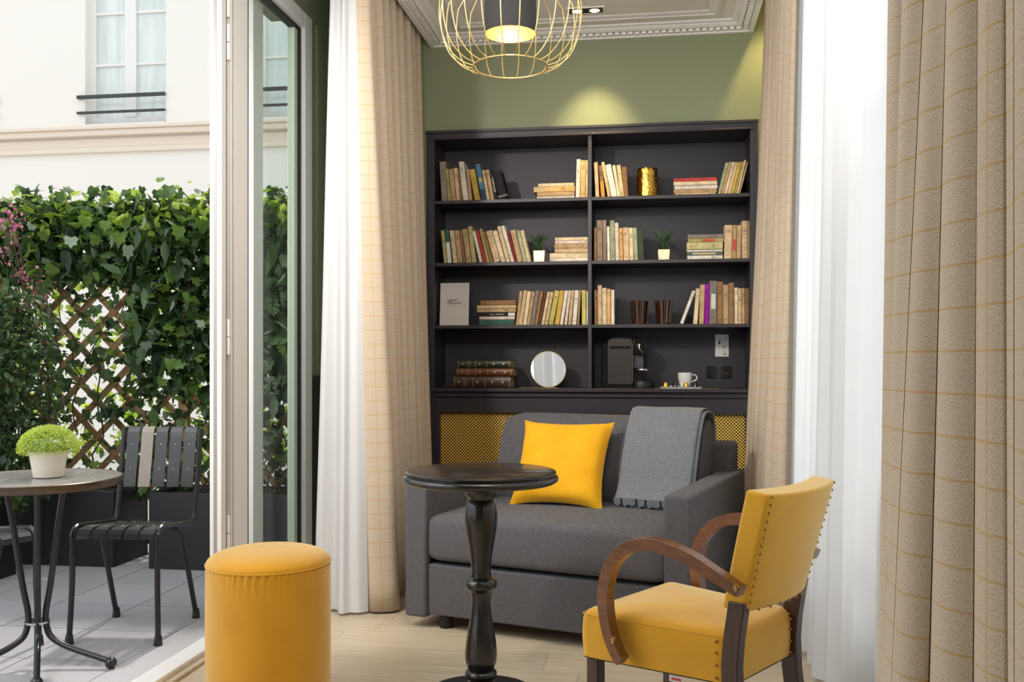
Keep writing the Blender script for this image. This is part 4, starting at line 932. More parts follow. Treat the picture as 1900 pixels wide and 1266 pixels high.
# cushion (yellow pillow)
def pillow(name, label, c, size_w, size_h, thick, tilt, rz):
    t = thing(name, label, 'cushion', c, rz)
    def side(sg):
        rows = []; N = 22
        for i in range(N+1):
            v = -1+2*i/N; row = []
            for j in range(N+1):
                u = -1+2*j/N
                pin = 0.10*(1-v*v)*abs(u)**4; pinv = 0.12*(1-u*u)*abs(v)**4
                x = u*(1-pin)*size_w/2; z = v*(1-pinv)*size_h/2
                k = (max(0, 1-u**4)**0.55)*(max(0, 1-v**4)**0.55)
                w = 1+0.05*sin(7*u+3*v)*(1-k)+0.03*sin(11*v-4*u)
                row.append((x, sg*thick/2*k*w, z+size_h/2))
            rows.append(row)
        if sg > 0: rows = rows[::-1]
        return rows
    rot = Matrix.Rotation(tilt, 4, 'X')
    MB().grid(side(-1)).build('front_cover', M['yellow'], t, ang=80).matrix_local = rot
    MB().grid(side(1)).build('back_cover', M['edge'], t, ang=80).matrix_local = rot
    return t
pillow('cushion', 'square mustard velvet cushion leaning on the grey sofa back', sofa_pt(0.505, 0.405, 0.472), 0.425, 0.41, 0.15, radians(-28), -SP+0.05)
# throw over the back
th_ = thing('throw_blanket', 'grey felt throw with scalloped hem draped over the right of the sofa back', 'blanket', (S0[0], S0[1], 0), -SP)
def throw_sheet(x0, x1, xt0, xt1, off, zs0, name, zend):
    path = [(0.515-off, zs0), (0.545-off, 0.545), (0.575-off, 0.60), (0.595-off, 0.66), (0.640-off, 0.76), (0.672-off, 0.82), (0.705, 0.862+off), (0.76, 0.875+off), (0.83, 0.870+off), (0.89+off, 0.83), (0.915+off, 0.70), (0.925+off, 0.50), (0.93+off, zend)]
    P = smooth_path(path, 4); rows = []
    for i, (y, z) in enumerate(P):
        v = min(1, i/24); row = []
        for j in range(25):
            u = j/24; xa = x0+(xt0-x0)*v; xb = x1+(xt1-x1)*v
            w = 0.005*sin(u*9+v*2)*(1-0.5*v)
            row.append((xa+(xb-xa)*u, y-w, z+w*0.5))
        rows.append(row)
    MB().grid(rows).build(name, M['throw'], th_, ang=80, solid=0.006)
    return rows[0]
r0 = throw_sheet(0.745, 1.06, 0.755, 1.07, 0.018, 0.515, 'blanket_layer', 0.40)
r1 = throw_sheet(0.765, 1.075, 0.775, 1.085, 0.006, 0.500, 'blanket_layer', 0.42)
for rr, n_, dy, dz in ((r0, 9, -0.004, 0.0), (r1, 9, 0.004, 0.0)):
    for k in range(n_):
        u = (k+0.5)/n_; p = rr[int(u*24)]; w = (rr[-1][0]-rr[0][0])/n_*0.44
        pts = [(-w, 0.004), (-w, -0.014)]+[(-w*cos(pi*q/8), -0.014-w*sin(pi*q/8)) for q in range(1, 8)]+[(w, -0.014), (w, 0.004)]
        m = MB(); nn = len(pts); y0 = p[1]+dy; z0 = p[2]
        m.v += [(p[0]+a_, y0-0.0045-b2*0.25, z0+b2) for a_, b2 in pts]+[(p[0]+a_, y0-0.0005-b2*0.25, z0+b2) for a_, b2 in pts]
        m.face(list(range(nn))[::-1]); m.face([nn+i for i in range(nn)])
        for i in range(nn): j = (i+1) % nn; m.face([i, j, nn+j, nn+i])
        m.build('scallop', M['throw'], th_, smooth=False)

# ============================================================ PEDESTAL TABLE
TX, TY = (892.5-CX)/F*3.10, 3.10
t = thing('pedestal_table', 'round black wooden pedestal table with turned column', 'table', (TX, TY, 0), 0)
rt = 0.2445
MB().lathe([(0.0005, 0.745), (rt-0.006, 0.745), (rt-0.001, 0.7435)], 96).build('tabletop', M['tabletop'], t)
MB().lathe([(rt-0.001, 0.7437), (rt+0.003, 0.741), (rt+0.003, 0.736), (rt-0.001, 0.733), (rt-0.001, 0.731), (rt+0.006, 0.729), (rt+0.011, 0.722), (rt+0.009, 0.712), (rt-0.002, 0.705), (rt-0.03, 0.702), (0.05, 0.700), (0.001, 0.700)], 96).build('table_edge', M['blackwood'], t, ang=50)
def zt_(y): return Zy(y, 3.10)
col = []
for (w, y) in ((50,898),(58,903),(62,908),(62,913),(57,920),(50,924),(48,926),(52,930),(58,940),(61,955),(61,968),(57,985),(50,1005),(43,1025),(38,1045),(36,1060),(38,1070),(42,1070.5),(50,1074),(58,1078),(60,1084),(57,1090),(48,1094),(44,1096),(42,1099),(36,1108),(35,1120),(39,1140),(48,1165),(56,1190),(60,1212),(58,1226),(50,1238),(46,1242),(52,1243),(58,1246),(60,1250),(56,1255),(46,1259),(42,1262),(50,1266),(60,1275),(62,1285)):
    col.append((w/2*3.10/F, zt_(y)))
col.append((0.001, col[-1][1]-0.001))
MB().lathe([(0.001, 0.702)]+[(col[0][0], 0.702)]+col, 40).build('column', M['blackwood'], t, ang=45)
MB().lathe([(0.001, 0.030), (0.05, 0.026), (0.17, 0.016), (0.182, 0.012), (0.184, 0.0), (0.001, 0.0)], 72).build('base_plate', mat('cast_iron_black', rgb(16, 16, 17), 0.75, bump=0.3, bscale=200), t)

# ============================================================ POUF
t = thing('pouf', 'tall cylindrical mustard velvet pouf', 'pouf', ((499-CX)/F*3.13, 3.13, 0), 0.4)
rp = 0.2015; zs = 0.438
def wr(an, z):     # gathers under the seam
    g = max(0, 1-(zs-z)/0.07); return 0.0042*g*sin(an*58+2*sin(an*5))*max(0, sin(an*1.3+2.2))
rows = []
prf = [(0.985, 0.0), (1.0, 0.012)]+[(1.0+0.006*sin(pi*i/16), 0.012+(zs-0.02)*i/16) for i in range(1, 17)]+[(0.997, zs-0.003)]
for r_, z in prf: rows.append([((rp*r_+wr(2*pi*k/160, z))*cos(2*pi*k/160), (rp*r_+wr(2*pi*k/160, z))*sin(2*pi*k/160), z) for k in range(161)])
MB().grid(rows).build('body', M['yellowpf'], t, ang=60)
MB().lathe([(rp*0.998, zs-0.003)]+[(rp*cos(pi/2*i/14)**0.62, zs+0.047*sin(pi/2*i/14)) for i in range(1, 14)]+[(0.0005, zs+0.047)], 96).build('top_cushion', M['yellowpf'], t, ang=60)
MB().tube([(rp*1.0*cos(2*pi*k/96), rp*1.0*sin(2*pi*k/96), zs-0.001) for k in range(96)], 0.0028, 6, closed=True).build('seam_piping', M['yellowpf'], t)
MB().lathe([(0.001, 0.0), (rp*0.95, 0.0), (rp*0.95, 0.006)], 48).build('base_ring', M['black'], t)

# ============================================================ ARMCHAIR
CU = radians(-41.2); CC = (0.476, 2.4905)
uu = (cos(CU), sin(CU)); vv = (-sin(CU), cos(CU))
ch = thing('armchair', 'mustard velvet bridge armchair with bentwood arms, its back to the window', 'armchair', (CC[0], CC[1], 0), CU)
def onv(x, y, v):    # pixel -> (u,z) on the vertical plane v
    r = (x-CX)/F; D = (v+vv[0]*CC[0]+vv[1]*CC[1])/(vv[0]*r+vv[1]); X = r*D
    return ((X-CC[0])*uu[0]+(D-CC[1])*uu[1], Zy(y, D))
m = MB(); pl = [(-0.205, -0.217), (0.205, -0.163), (0.205, 0.163), (-0.205, 0.217)]
sz0, sz1 = 0.333, 0.452
rows = []
per = []
def rquad(P, r, k=5):
    out = []; n = len(P)
    for i in range(n):
        p = Vector(P[i]); a = (Vector(P[i-1])-p).normalized(); b = (Vector(P[(i+1) % n])-p).normalized()
        for j in range(k+1):
            t_ = j/k; q = (p+a*r)*(1-t_)**2+p*2*t_*(1-t_)+(p+b*r)*t_**2; out.append((q.x, q.y))
    return out
P0 = rquad(pl, 0.025)
lv = [(0.0, sz0, 1.0), (0.0, sz0+0.004, 1.0), (0.004, sz0+0.05, 1), (0.002, sz1-0.022, 1), (-0.002, sz1-0.010, 1), (-0.010, sz1-0.001, 1), (-0.02, sz1+0.004, 1)]
def inset(P, d):
    c = Vector((0, 0)); out = []
    for p in P:
        q = Vector(p); out.append(tuple(q*(1+d/max(0.05, q.length))))
    return out
for d, z, _ in lv: rows.append([(p[0], p[1], z) for p in inset(P0, d)])
for k in range(1, 7):
    f_ = 1-k/6.0; rows.append([(p[0]*f_, p[1]*f_, sz1+0.004+0.014*(1-f_*f_)) for p in inset(P0, -0.02)])
rows = [r_+[r_[0]] for r_ in rows]
MB().grid(rows).build('seat', M['yellowch'], ch, ang=70)
MB().prism(P0, sz0-0.002, sz0+0.001).build('seat_underside', M['black'], ch, smooth=False)
MB().tube([(p[0]*1.005, p[1]*1.005, sz1-0.008) for p in P0], 0.0012, 6, closed=True).build('seat_piping', M['yellowch'], ch)
# backrest: curved slab
def backrest():
    g_out = []; g_in = []; NZ, NV = 10, 18
    for i in range(NZ+1):
        w = i/NZ; z = 0.512+0.285*w; hw = 0.170+0.018*w; uo = 0.238+0.072*w; row = []; row2 = []
        for j in range(NV+1):
            q = -1+2*j/NV; cv = 0.028*(1-q*q); e = 0.012*max(0, abs(q)-0.85)/0.15
            zz = z + (0.004*q*q-0.004)*w
            row.append((uo+cv-e*0.3, q*hw, zz)); row2.append((uo+cv*0.8-0.062-0.012*(1-q**4)*sin(pi*w), q*(hw-0.004), zz+0.008*w))
        g_out.append(row); g_in.append(row2)
    m = MB(); m.grid(g_out)
    n0 = len(m.v); m.grid([r_[::-1] for r_ in g_in])
    nv = NV+1
    def O(i, j): return i*nv+j
    def I(i, j): return n0+i*nv+(NV-j)
    for i in range(NZ):
        m.face([O(i, 0), O(i+1, 0), I(i+1, 0), I(i, 0)]); m.face([O(i+1, NV), O(i, NV), I(i, NV), I(i+1, NV)])
    for j in range(NV):
        m.face([O(NZ, j), O(NZ, j+1), I(NZ, j+1), I(NZ, j)]); m.face([O(0, j+1), O(0, j), I(0, j), I(0, j+1)])
    return m.build('backrest', M['yellowch'], ch, ang=75, bevel=0.008, seg=3), g_out
bo, gout = backrest()
nl0 = MB().ball((0, 0, 0), 0.0036, 8, 5).build('nail', M['nail'], ch)
nfirst = [1]
def nail(p):
    if nfirst: nl0.location = p; nfirst.pop()
    else: clone(nl0, ch, p)
for s_ in (0, -1):
    for k in range(15):
        w = 0.02+0.96*k/14; z = 0.512+0.285*w; hw = 0.170+0.018*w; sgn = -1 if s_ == 0 else 1
        nail((0.238+0.072*w+0.003, sgn*(hw-0.013), z))
for k in range(1, 8):
    q = -1+2*k/8; nail((0.238+0.028*(1-q*q)+0.004, q*0.170, 0.516))
for s_ in (-1, 1):
    for z in (0.345, 0.375, 0.405, 0.432): nail((0.212, s_*0.135, z)); nail((0.165, s_*0.172, z))
def post(pts, hx, hy, name, mt):     # rectangular section along u-z polyline at given v
    m = MB(); rows = []
    for (u, v, z) in pts: rows.append([(u-hx, v-hy, z), (u+hx, v-hy, z), (u+hx, v+hy, z), (u-hx, v+hy, z), (u-hx, v-hy, z)])
    m.grid(rows); m.face([0, 1, 2, 3][::-1]); n = (len(rows)-1)*5; m.face([n, n+1, n+2, n+3])
    return m.build(name, mt, ch, bevel=0.003, ang=30)
for s_ in (-1, 1):
    post([(0.250, s_*0.160, 0), (0.225, s_*0.160, 0.15), (0.205, s_*0.160, 0.30), (0.202, s_*0.160, 0.38), (0.207, s_*0.160, 0.44), (0.222, s_*0.160, 0.535)], 0.021, 0.017, 'rear_leg', M['walnutdk'])
    post([(-0.178, s_*0.185, 0), (-0.178, s_*0.185, 0.334)], 0.017, 0.017, 'front_leg', M['walnutdk'])
def arm(P, v, name):
    pts = [onv(x, y, v) for x, y in P]
    sm = smooth_path(pts, 6)
    m = MB(); rows = []
    n = len(sm)
    for i, (u, z) in enumerate(sm):
        a = Vector(sm[max(0, i-1)]); b = Vector(sm[min(n-1, i+1)]); t_ = (b-a).normalized(); nn = Vector((-t_.y, t_.x))
        h = 0.0122+0.0035*sin(pi*i/n); w = 0.017
        o1 = Vector((u, z))+nn*h; o2 = Vector((u, z))-nn*h
        rows.append([(o1.x, v-w, o1.y), (o1.x, v+w, o1.y), (o2.x, v+w, o2.y), (o2.x, v-w, o2.y), (o1.x, v-w, o1.y)])
    m.grid(rows); m.face([0, 1, 2, 3]); q = (n-1)*5; m.face([q, q+1, q+2, q+3][::-1])
    o = m.build(name, M['walnut'], ch, bevel=0.004, ang=40); return pts
VA = -0.236
nearP = [(1376, 1098), (1361, 1088), (1325, 1064), (1284, 1037), (1240, 1017), (1200, 1009), (1168, 1016), (1145, 1036), (1131, 1062), (1124, 1100), (1126, 1140), (1134, 1180), (1148, 1215), (1156, 1227)]
pn = arm(nearP, VA, 'armrest')
# far arm mirrors the near one
m2 = [(u-0.012, z) for u, z in pn[0:]]; m2[0] = (m2[0][0]-0.018, m2[0][1]+0.008)
def arm_uz(pts, v):
    sm = smooth_path(pts, 6); m = MB(); rows = []; n = len(sm)
    for i, (u, z) in enumerate(sm):
        a = Vector(sm[max(0, i-1)]); b = Vector(sm[min(n-1, i+1)]); t_ = (b-a).normalized(); nn = Vector((-t_.y, t_.x)); h = 0.0122+0.0035*sin(pi*i/n); w = 0.017
        o1 = Vector((u, z))+nn*h; o2 = Vector((u, z))-nn*h
        rows.append([(o1.x, v-w, o1.y), (o1.x, v+w, o1.y), (o2.x, v+w, o2.y), (o2.x, v-w, o2.y), (o1.x, v-w, o1.y)])
    m.grid(rows); m.face([0, 1, 2, 3]); q = (n-1)*5; m.face([q, q+1, q+2, q+3][::-1])
    m.build('armrest', M['walnut'], ch, bevel=0.004, ang=40)
arm_uz(m2, 0.236)
for (x, y) in ((1365, 1091), (1137, 1188)):
    u, z = onv(x, y, VA-0.018)
    for s_ in ((-1,) if x > 1300 else (-1, 1)):
        MB().lathe([(0.001, -0.004), (0.005, -0.0042), (0.006, -0.002), (0.0075, -0.003), (0.008, 0.001)], 18, (0, 0, 0), axis='y').build('bolt', M['nail'], ch).matrix_local = Matrix.Translation((u, s_*(0.236+0.0175), z)) @ (Matrix.Identity(4) if s_ < 0 else Matrix.Rotation(pi, 4, 'Z'))
tgz = MB().box((-0.019, -0.0006, -0.020), (0.019, 0.0006, 0.002)).build('care_tag', M['paper'], ch, smooth=False); tgz.matrix_local = Matrix.Translation((0.06, -0.178, sz0)) @ Matrix.Rotation(0.13, 4, 'Z')
q = MB().box((-0.013, -0.0012, -0.016), (0.013, -0.0006, -0.010)).build('printed_line', M['red'], tgz, smooth=False)

# ============================================================ PENDANT LAMP
LX, LY = (947-CX)/F*3.1, 3.10
t = thing('pendant_lamp', 'brass wire cage pendant lamp with black drum shade', 'pendant lamp', (LX, LY, 0), 0)
cage = [(0.121, 2.070), (0.160, 2.083), (0.197, 2.115), (0.220, 2.160), (0.232, 2.215), (0.233, 2.262), (0.226, 2.310), (0.165, 2.375), (0.088, 2.452)]
NW = 24
for k in range(NW):
    an = 2*pi*(k+0.5)/NW
    sm = smooth_path(cage[:7], 4)+[cage[7], cage[8]]
    MB().tube([(r_*cos(an), r_*sin(an), z) for r_, z in sm], 0.0018, 6).build('cage_wire', M['wire'], t)
MB().tube([(0.121*cos(2*pi*k/64), 0.121*sin(2*pi*k/64), 2.070) for k in range(64)], 0.0026, 8, closed=True).build('bottom_ring', M['wire'], t)
MB().tube([(0.088*cos(2*pi*k/48), 0.088*sin(2*pi*k/48), 2.452) for k in range(48)], 0.0026, 8, closed=True).build('top_ring', M['wire'], t)
MB().lathe([(0.085, 2.178), (0.085, 2.455), (0.084, 2.457)], 64).build('lamp_shade', M['shade'], t)
MB().lathe([(0.0835, 2.178), (0.0835, 2.452), (0.001, 2.454)], 64).build('shade_lining', M['shadein'], t)
MB().tube([(0.0845*cos(2*pi*k/64), 0.0845*sin(2*pi*k/64), 2.178) for k in range(64)], 0.0012, 6, closed=True).build('shade_rim', M['shade'], t)
MB().ball((0, 0, 2.265), 0.032, 16, 10).build('bulb', M['bulb'], t)
MB().cyl((0, 0, 2.295), (0, 0, 2.37), 0.018, 16).build('lamp_holder', M['gloss'], t)
MB().cyl((0, 0, 2.36), (0, 0, 2.919), 0.003, 8).build('cord', M['gloss'], t)
MB().lathe([(0.001, 2.900), (0.05, 2.900), (0.055, 2.918)], 32).build('ceiling_rose', M['wire'], t)
lamp('pendant_glow', 'POINT', (LX, LY, 2.21), 3.0, (1.0, 0.78, 0.45), shadow_soft_size=0.03)

# ============================================================ TERRACE: bistro table, pot, chairs
t = thing('bistro_table', 'round grey bistro table with black tripod legs on the terrace', 'table', (-1.866*1.0, 0, 0), 0)
# centre from the table ellipse
TD = 0.30*sqrt(F*F+880*880)/164; TTX = (70-CX)/F*TD; zt2 = Zy(886, TD)
t.location = (TTX, TD, tz); hh = zt2-tz
MB().lathe([(0.0005, hh), (0.293, hh), (0.296, hh-0.001)], 96).build('tabletop', M['zinc'], t)
MB().lathe([(0.294, hh-0.0008), (0.298, hh+0.001), (0.301, hh-0.001), (0.301, hh-0.026), (0.297, hh-0.030), (0.001, hh-0.028)], 96).build('table_rim', M['zincrim'], t, ang=45)
for an, an2 in ((radians(-9), 0.02), (radians(-64), 0), (radians(-137), 0)):
    c_, s_ = cos(an), sin(an)
    P = [(0.11*c_, 0.11*s_, hh-0.03), (0.085*c_, 0.085*s_, hh*0.75), (0.055*c_, 0.055*s_, hh*0.45), (0.035*c_, 0.035*s_, 0.21), (0.035*c_, 0.035*s_, 0.16), (0.05*c_, 0.05*s_, 0.115), (0.09*c_, 0.09*s_, 0.088), (0.15*c_, 0.15*s_, 0.066), (0.30*c_, 0.30*s_, 0.028)]
    V3 = []
    for i in range(len(P)-1):
        p0, p1, p2, p3 = [Vector(P[max(0, min(len(P)-1, i+d))]) for d in (-1, 0, 1, 2)]
        for s in range(4):
            tt = s/4; V3.append(0.5*((2*p1)+(-p0+p2)*tt+(2*p0-5*p1+4*p2-p3)*tt*tt+(-p0+3*p1-3*p2+p3)*tt**3))
    V3.append(Vector(P[-1]))
    lg = MB().tube(V3, 0.0115, 12).build('leg', M['metalblk'], t)
    MB().ball((0.302*c_, 0.302*s_, 0.022), 0.022, 14, 8).build('foot_cap', M['metalblk'], lg)
MB().lathe([(0.02, 0.155), (0.045, 0.16), (0.045, 0.168), (0.02, 0.173)], 24).build('leg_collar', M['steel'], t)
# pot plant on it
PD = (HC-zt2)*F/(886-HY); px_, py_ = (90-CX)/F*PD, PD; k = PD/F/1.12
t = thing('potted_moss_plant', 'lime green cushion plant in an ivory bowl pot on the bistro table', 'plant', (px_, py_, zt2+0.0012), 0)
rb0, rb1, hb = 29*k, 38*k, 50*PD/F
MB().lathe([(0.001, 0.002), (rb0*0.97, 0.002), (rb0, 0.005), (rb1, hb), (rb1-0.004, hb), (rb1-0.006, hb-0.012), (0.001, hb-0.012)], 48).build('pot', M['pot'], t)
MB().lathe([(0.001, hb-0.012)]+[(rb1*1.10*cos(a_), hb+0.050*sin(a_)) for a_ in [pi/2*i/8 for i in range(9)]], 24).build('plant_mound', leaf_mat('moss_core', rgb(70, 92, 24), rgb(90, 116, 36), trans=0.1), t)
rr = random.Random(3); m = MB()
for i in range(7500):
    ph = rr.uniform(0, 2*pi); el = math.asin(rr.uniform(-0.22, 1)); d = Vector((cos(ph)*cos(el), sin(ph)*cos(el), sin(el)))
    c = Vector((d.x*rb1*1.42, d.y*rb1*1.42, hb+0.008+d.z*0.078))*1.0+d*rr.uniform(-0.004, 0.010)
    a_ = Vector((rr.gauss(0, 1), rr.gauss(0, 1), rr.gauss(0, 1))).normalized(); b2 = a_.cross(d)
    if b2.length < 0.1: continue
    b2.normalize(); s = rr.uniform(0.0028, 0.0048); a_ = (d*0.7+b2.cross(d)*0.6).normalized()
    n = len(m.v); m.v += [tuple(c), tuple(c+(a_*0.5+b2*0.45)*s), tuple(c+a_*1.3*s), tuple(c+(a_*0.5-b2*0.45)*s)]; m.face([n, n+1, n+2, n+3])
stuff(m.build('moss_leaves', M['moss'], t, smooth=False))

def terrace_chair(label):
    t = thing('terrace_chair', label, 'chair', (0, 0, 0), 0)
    hw = 0.178; r = 0.0115
    def sm(P, k=4):
        V3 = []
        for i in range(len(P)-1):
            p0, p1, p2, p3 = [Vector(P[max(0, min(len(P)-1, i+d))]) for d in (-1, 0, 1, 2)]
            for s in range(k):
                tt = s/k; V3.append(0.5*((2*p1)+(-p0+p2)*tt+(2*p0-5*p1+4*p2-p3)*tt*tt+(-p0+3*p1-3*p2+p3)*tt**3))
        V3.append(Vector(P[-1])); return V3
    for s in (-1, 1):
        x = s*hw
        P = [(x*1.04, -0.01, 0.03), (x, 0, 0.25), (x, 0.0, 0.42), (x, 0.008, 0.452), (x, 0.035, 0.470), (x, 0.08, 0.470), (x, 0.34, 0.440), (x, 0.385, 0.445), (x, 0.405, 0.475), (x, 0.44, 0.64), (x, 0.475, 0.845)]
        MB().tube(sm(P), r, 10).build('side_tube', M['metalblk'], t)
        MB().lathe([(0.001, 0), (0.0175, 0), (0.0175, 0.01), (0.0145, 0.036), (0.0125, 0.042)], 14, (x*1.04, -0.01, 0)).build('foot_cap', M['metalblk'], t)
        P = [(x*0.55, 0.21, 0.438), (x*0.80, 0.22, 0.436), (x*0.95, 0.245, 0.41), (x*1.0, 0.27, 0.36), (x*1.03, 0.40, 0.03)]
        MB().tube(sm(P), r, 10).build('rear_leg', M['metalblk'], t)
        MB().lathe([(0.001, 0), (0.0175, 0), (0.0175, 0.01), (0.0145, 0.036), (0.0125, 0.042)], 14, (x*1.03, 0.405, 0)).build('foot_cap', M['metalblk'], t)
    MB().tube([(-hw*0.56, 0.21, 0.438), (hw*0.56, 0.21, 0.438)], r, 10).build('cross_bar', M['metalblk'], t)
    for (y, z) in ((0.07, 0.462), (0.33, 0.434)): MB().box((-hw, y-0.012, z-0.004), (hw, y+0.012, z+0.0)).build('cross_bar', M['metalblk'], t, smooth=False)
    for (y, z) in ((0.446, 0.665), (0.466, 0.775)): MB().box((-hw, y+0.0, z-0.012), (hw, y+0.004, z+0.012)).build('back_bar', M['metalblk'], t, smooth=False)
    for k in range(5):
        xc = (-2+k)*0.0665; w = 0.0275
        rows = [[(xc-w, y, z), (xc+w, y, z)] for y, z in ((-0.004, 0.428), (0.003, 0.448), (0.018, 0.462), (0.05, 0.468), (0.09, 0.468), (0.2, 0.454), (0.33, 0.440), (0.36, 0.438))]
        sl = MB().grid(rows).build('seat_slat', M['slat'], t, solid=0.003, smooth=False)
        m = MB()
        for y, z in ((0.07, 0.4695), (0.33, 0.4415)): m.ball((xc, y, z), 0.0038, 8, 4)
        m.build('rivet', M['steel'], sl)
        rows = [[(xc-w, y, z), (xc+w, y, z)] for y, z in ((0.425, 0.585), (0.436, 0.64), (0.448, 0.70), (0.463, 0.78), (0.472, 0.83), (0.480, 0.846), (0.494, 0.852), (0.508, 0.846))]
        sl = MB().grid(rows).build('back_slat', M['slatlt'] if k == 1 else M['slat'], t, solid=0.003, smooth=False)
        if k == 1: sl['label'] = 'paler taupe back slat'
        m = MB()
        for y, z in ((0.441, 0.665), (0.460, 0.775)): m.ball((xc, y, z), 0.0040, 8, 4)
        m.build('rivet', M['steel'], sl)
    return t
c1 = terrace_chair('black tubular terrace chair with five back slats, one of them taupe, beside the door')
pl_, pr_ = PZ(128.7, 1196, tz), PZ(293.6, 1198, tz)
c1.location = ((pl_[0]+pr_[0])/2, (pl_[1]+pr_[1])/2+0.01, tz); c1.rotation_euler = (0, 0, atan2(pr_[1]-pl_[1], pr_[0]-pl_[0]))
sc_ = hypot(pr_[0]-pl_[0], pr_[1]-pl_[1])/(0.178*2*1.04); c1.scale = (sc_, 1, 1)
c2 = copy_tree(c1); c2['label'] = 'black tubular terrace chair cut by the left edge, behind the bistro table'
ft_ = PZ(70, 1197, tz); r2 = radians(58); c2.rotation_euler = (0, 0, r2); c2.scale = (1, 1, 1)
c2.location = (ft_[0]-0.185*cos(r2), ft_[1]-0.185*sin(r2), tz)
c1['group'] = c2['group'] = 'tubular terrace chairs around the bistro table'

# ============================================================ PLANTERS, TRELLIS, PLANTS
def planter(a0, a1, b0_, b1_, label):
    t = thing('planter_box', label, 'planter', R(a0, b0_, tz), -TH, 'black rectangular planters along the trellis')
    w, d, h = a1-a0, b1_-b0_, 0.425; e = 0.02
    m = MB(); m.box((0, 0, 0.0), (w, e, h)); m.box((0, d-e, 0), (w, d, h)); m.box((0, e, 0), (e, d-e, h)); m.box((w-e, e, 0), (w, d-e, h)); m.build('box', M['planter'], t, bevel=0.003)
    MB().box((e, e, 0.0), (w-e, d-e, h-0.03)).build('soil', M['soil'], t, smooth=False)
planter(-2.62, -1.721, -0.33, 0.04, 'long black planter box behind the bistro table')
planter(-1.508, -0.66, -0.33, 0.04, 'black planter box behind the slatted chair, next to the glass door')
planter(-2.62, -2.147, -1.5, -0.56, 'black planter box at the left edge, set at right angles to the others')
tr = thing('trellis', 'weathered wooden diagonal lattice trellis behind the planters', 'trellis', R(-2.9, 0.08, tz), -TH)
Wt, Ht = 2.4, 2.04; step = 0.221*0.98
sl_i = 0
for sgn in (1, -1):
    c = -Ht
    while c < Wt:
        t0_, t1_ = max(0, -c), min(Ht, Wt-c)
        if t1_-t0_ > 0.1:
            x0, x1 = c+t0_, c+t1_
            z0, z1 = (t0_, t1_) if sgn > 0 else (Ht-t0_, Ht-t1_)
            L_ = hypot(x1-x0, z1-z0); m = MB().box((-L_/2, 0, -0.019), (L_/2, 0.008, 0.019)); o = m.build('slat', M['lattice'], tr, smooth=False)
            o.location = ((x0+x1)/2, 0.0 if sgn > 0 else 0.0085, (z0+z1)/2); o.rotation_euler = (0, -atan2(z1-z0, x1-x0), 0)
        c += step*1.0
for x in (-0.03, A(18, 0.1)+2.9, 1.40, Wt): MB().box((x-0.03, -0.04, 0), (x+0.03, -0.001, Ht+0.02)).build('post', M['lattice'], tr, bevel=0.003)
MB().box((-0.03, 0.018, Ht-0.03), (Wt, 0.045, Ht+0.02)).build('top_rail', M['lattice'], tr, bevel=0.003)
MB().box((-0.03, 0.018, 0.05), (Wt, 0.045, 0.10)).build('bottom_rail', M['lattice'], tr, bevel=0.003)

# leaf templates (x across, y along, z curl)
def tmpl_ivy():
    P = [(0, 0), (0.30, -0.12), (0.50, 0.12), (0.36, 0.38), (0.42, 0.62), (0.16, 0.66), (0, 1.0), (-0.16, 0.66), (-0.42, 0.62), (-0.36, 0.38), (-0.50, 0.12), (-0.30, -0.12)]
    V = [(0, 0.35, 0.06)]+[(x, y, -0.35*(x*x)-0.10*y*y) for x, y in P]; Fc = [(0, i, i+1) for i in range(1, 12)]+[(0, 12, 1)]; return V, Fc
def tmpl_lance(w=0.17):
    V = [(0, 0, 0), (w, 0.3, 0.04), (w*0.95, 0.6, 0.0), (0, 1, -0.14), (-w*0.95, 0.6, 0.0), (-w, 0.3, 0.04), (0, 0.3, 0.0), (0, 0.6, -0.03)]
    return V, [(0, 1, 6), (1, 2, 7, 6), (2, 3, 7), (3, 4, 7), (4, 5, 6, 7), (5, 0, 6)]
def tmpl_oval(w=0.32):
    V = [(0, 0, 0), (w, 0.35, 0.05), (w*0.8, 0.7, 0.02), (0, 1, -0.08), (-w*0.8, 0.7, 0.02), (-w, 0.35, 0.05), (0, 0.5, -0.02)]
    return V, [(0, 1, 6), (1, 2, 6), (2, 3, 6), (3, 4, 6), (4, 5, 6), (5, 0, 6)]
T = dict(ivy=tmpl_ivy(), lance=tmpl_lance(), oval=tmpl_oval())
rg = random.Random(21)
def leaf_rot(r, hang=0.6):
    rx = radians(-70)+r.gauss(0, 0.55) if r.random() < hang else r.uniform(-0.6, 0.8)
    return (Matrix.Rotation(r.gauss(0, 0.9), 3, 'Z') @ Matrix.Rotation(rx, 3, 'X') @ Matrix.Rotation(r.gauss(0, 0.5), 3, 'Y'))
def leaves_bulk(name, pts, kind, s0, s1_, mt, parent, r, hang=0.6):
    V, Fc = T[kind]; m = MB()
    for p in pts:
        s = r.uniform(s0, s1_); rt_ = leaf_rot(r, hang); n = len(m.v); P = Vector(p)
        m.v += [tuple(P+rt_ @ (Vector(v)*s)) for v in V]
        for f_ in Fc: m.f.append(tuple(n+i for i in f_)); m.m.append(0)
    return stuff(m.build(name, mt, parent, smooth=False))
def leaves_single(pts, kind, s0, s1_, mt, parent, r, hang=0.6, name='leaf'):
    V, Fc = T[kind]; m = MB(); m.v = list(V); m.f = list(Fc); m.m = [0]*len(Fc)
    base = m.build(name, mt, parent, smooth=True, ang=80)
    for i, p in enumerate(pts):
        o = base if i == 0 else clone(base, parent)
        s = r.uniform(s0, s1_); e = leaf_rot(r, hang).to_euler(); o.location = p; o.rotation_euler = e; o.scale = (s, s, s)
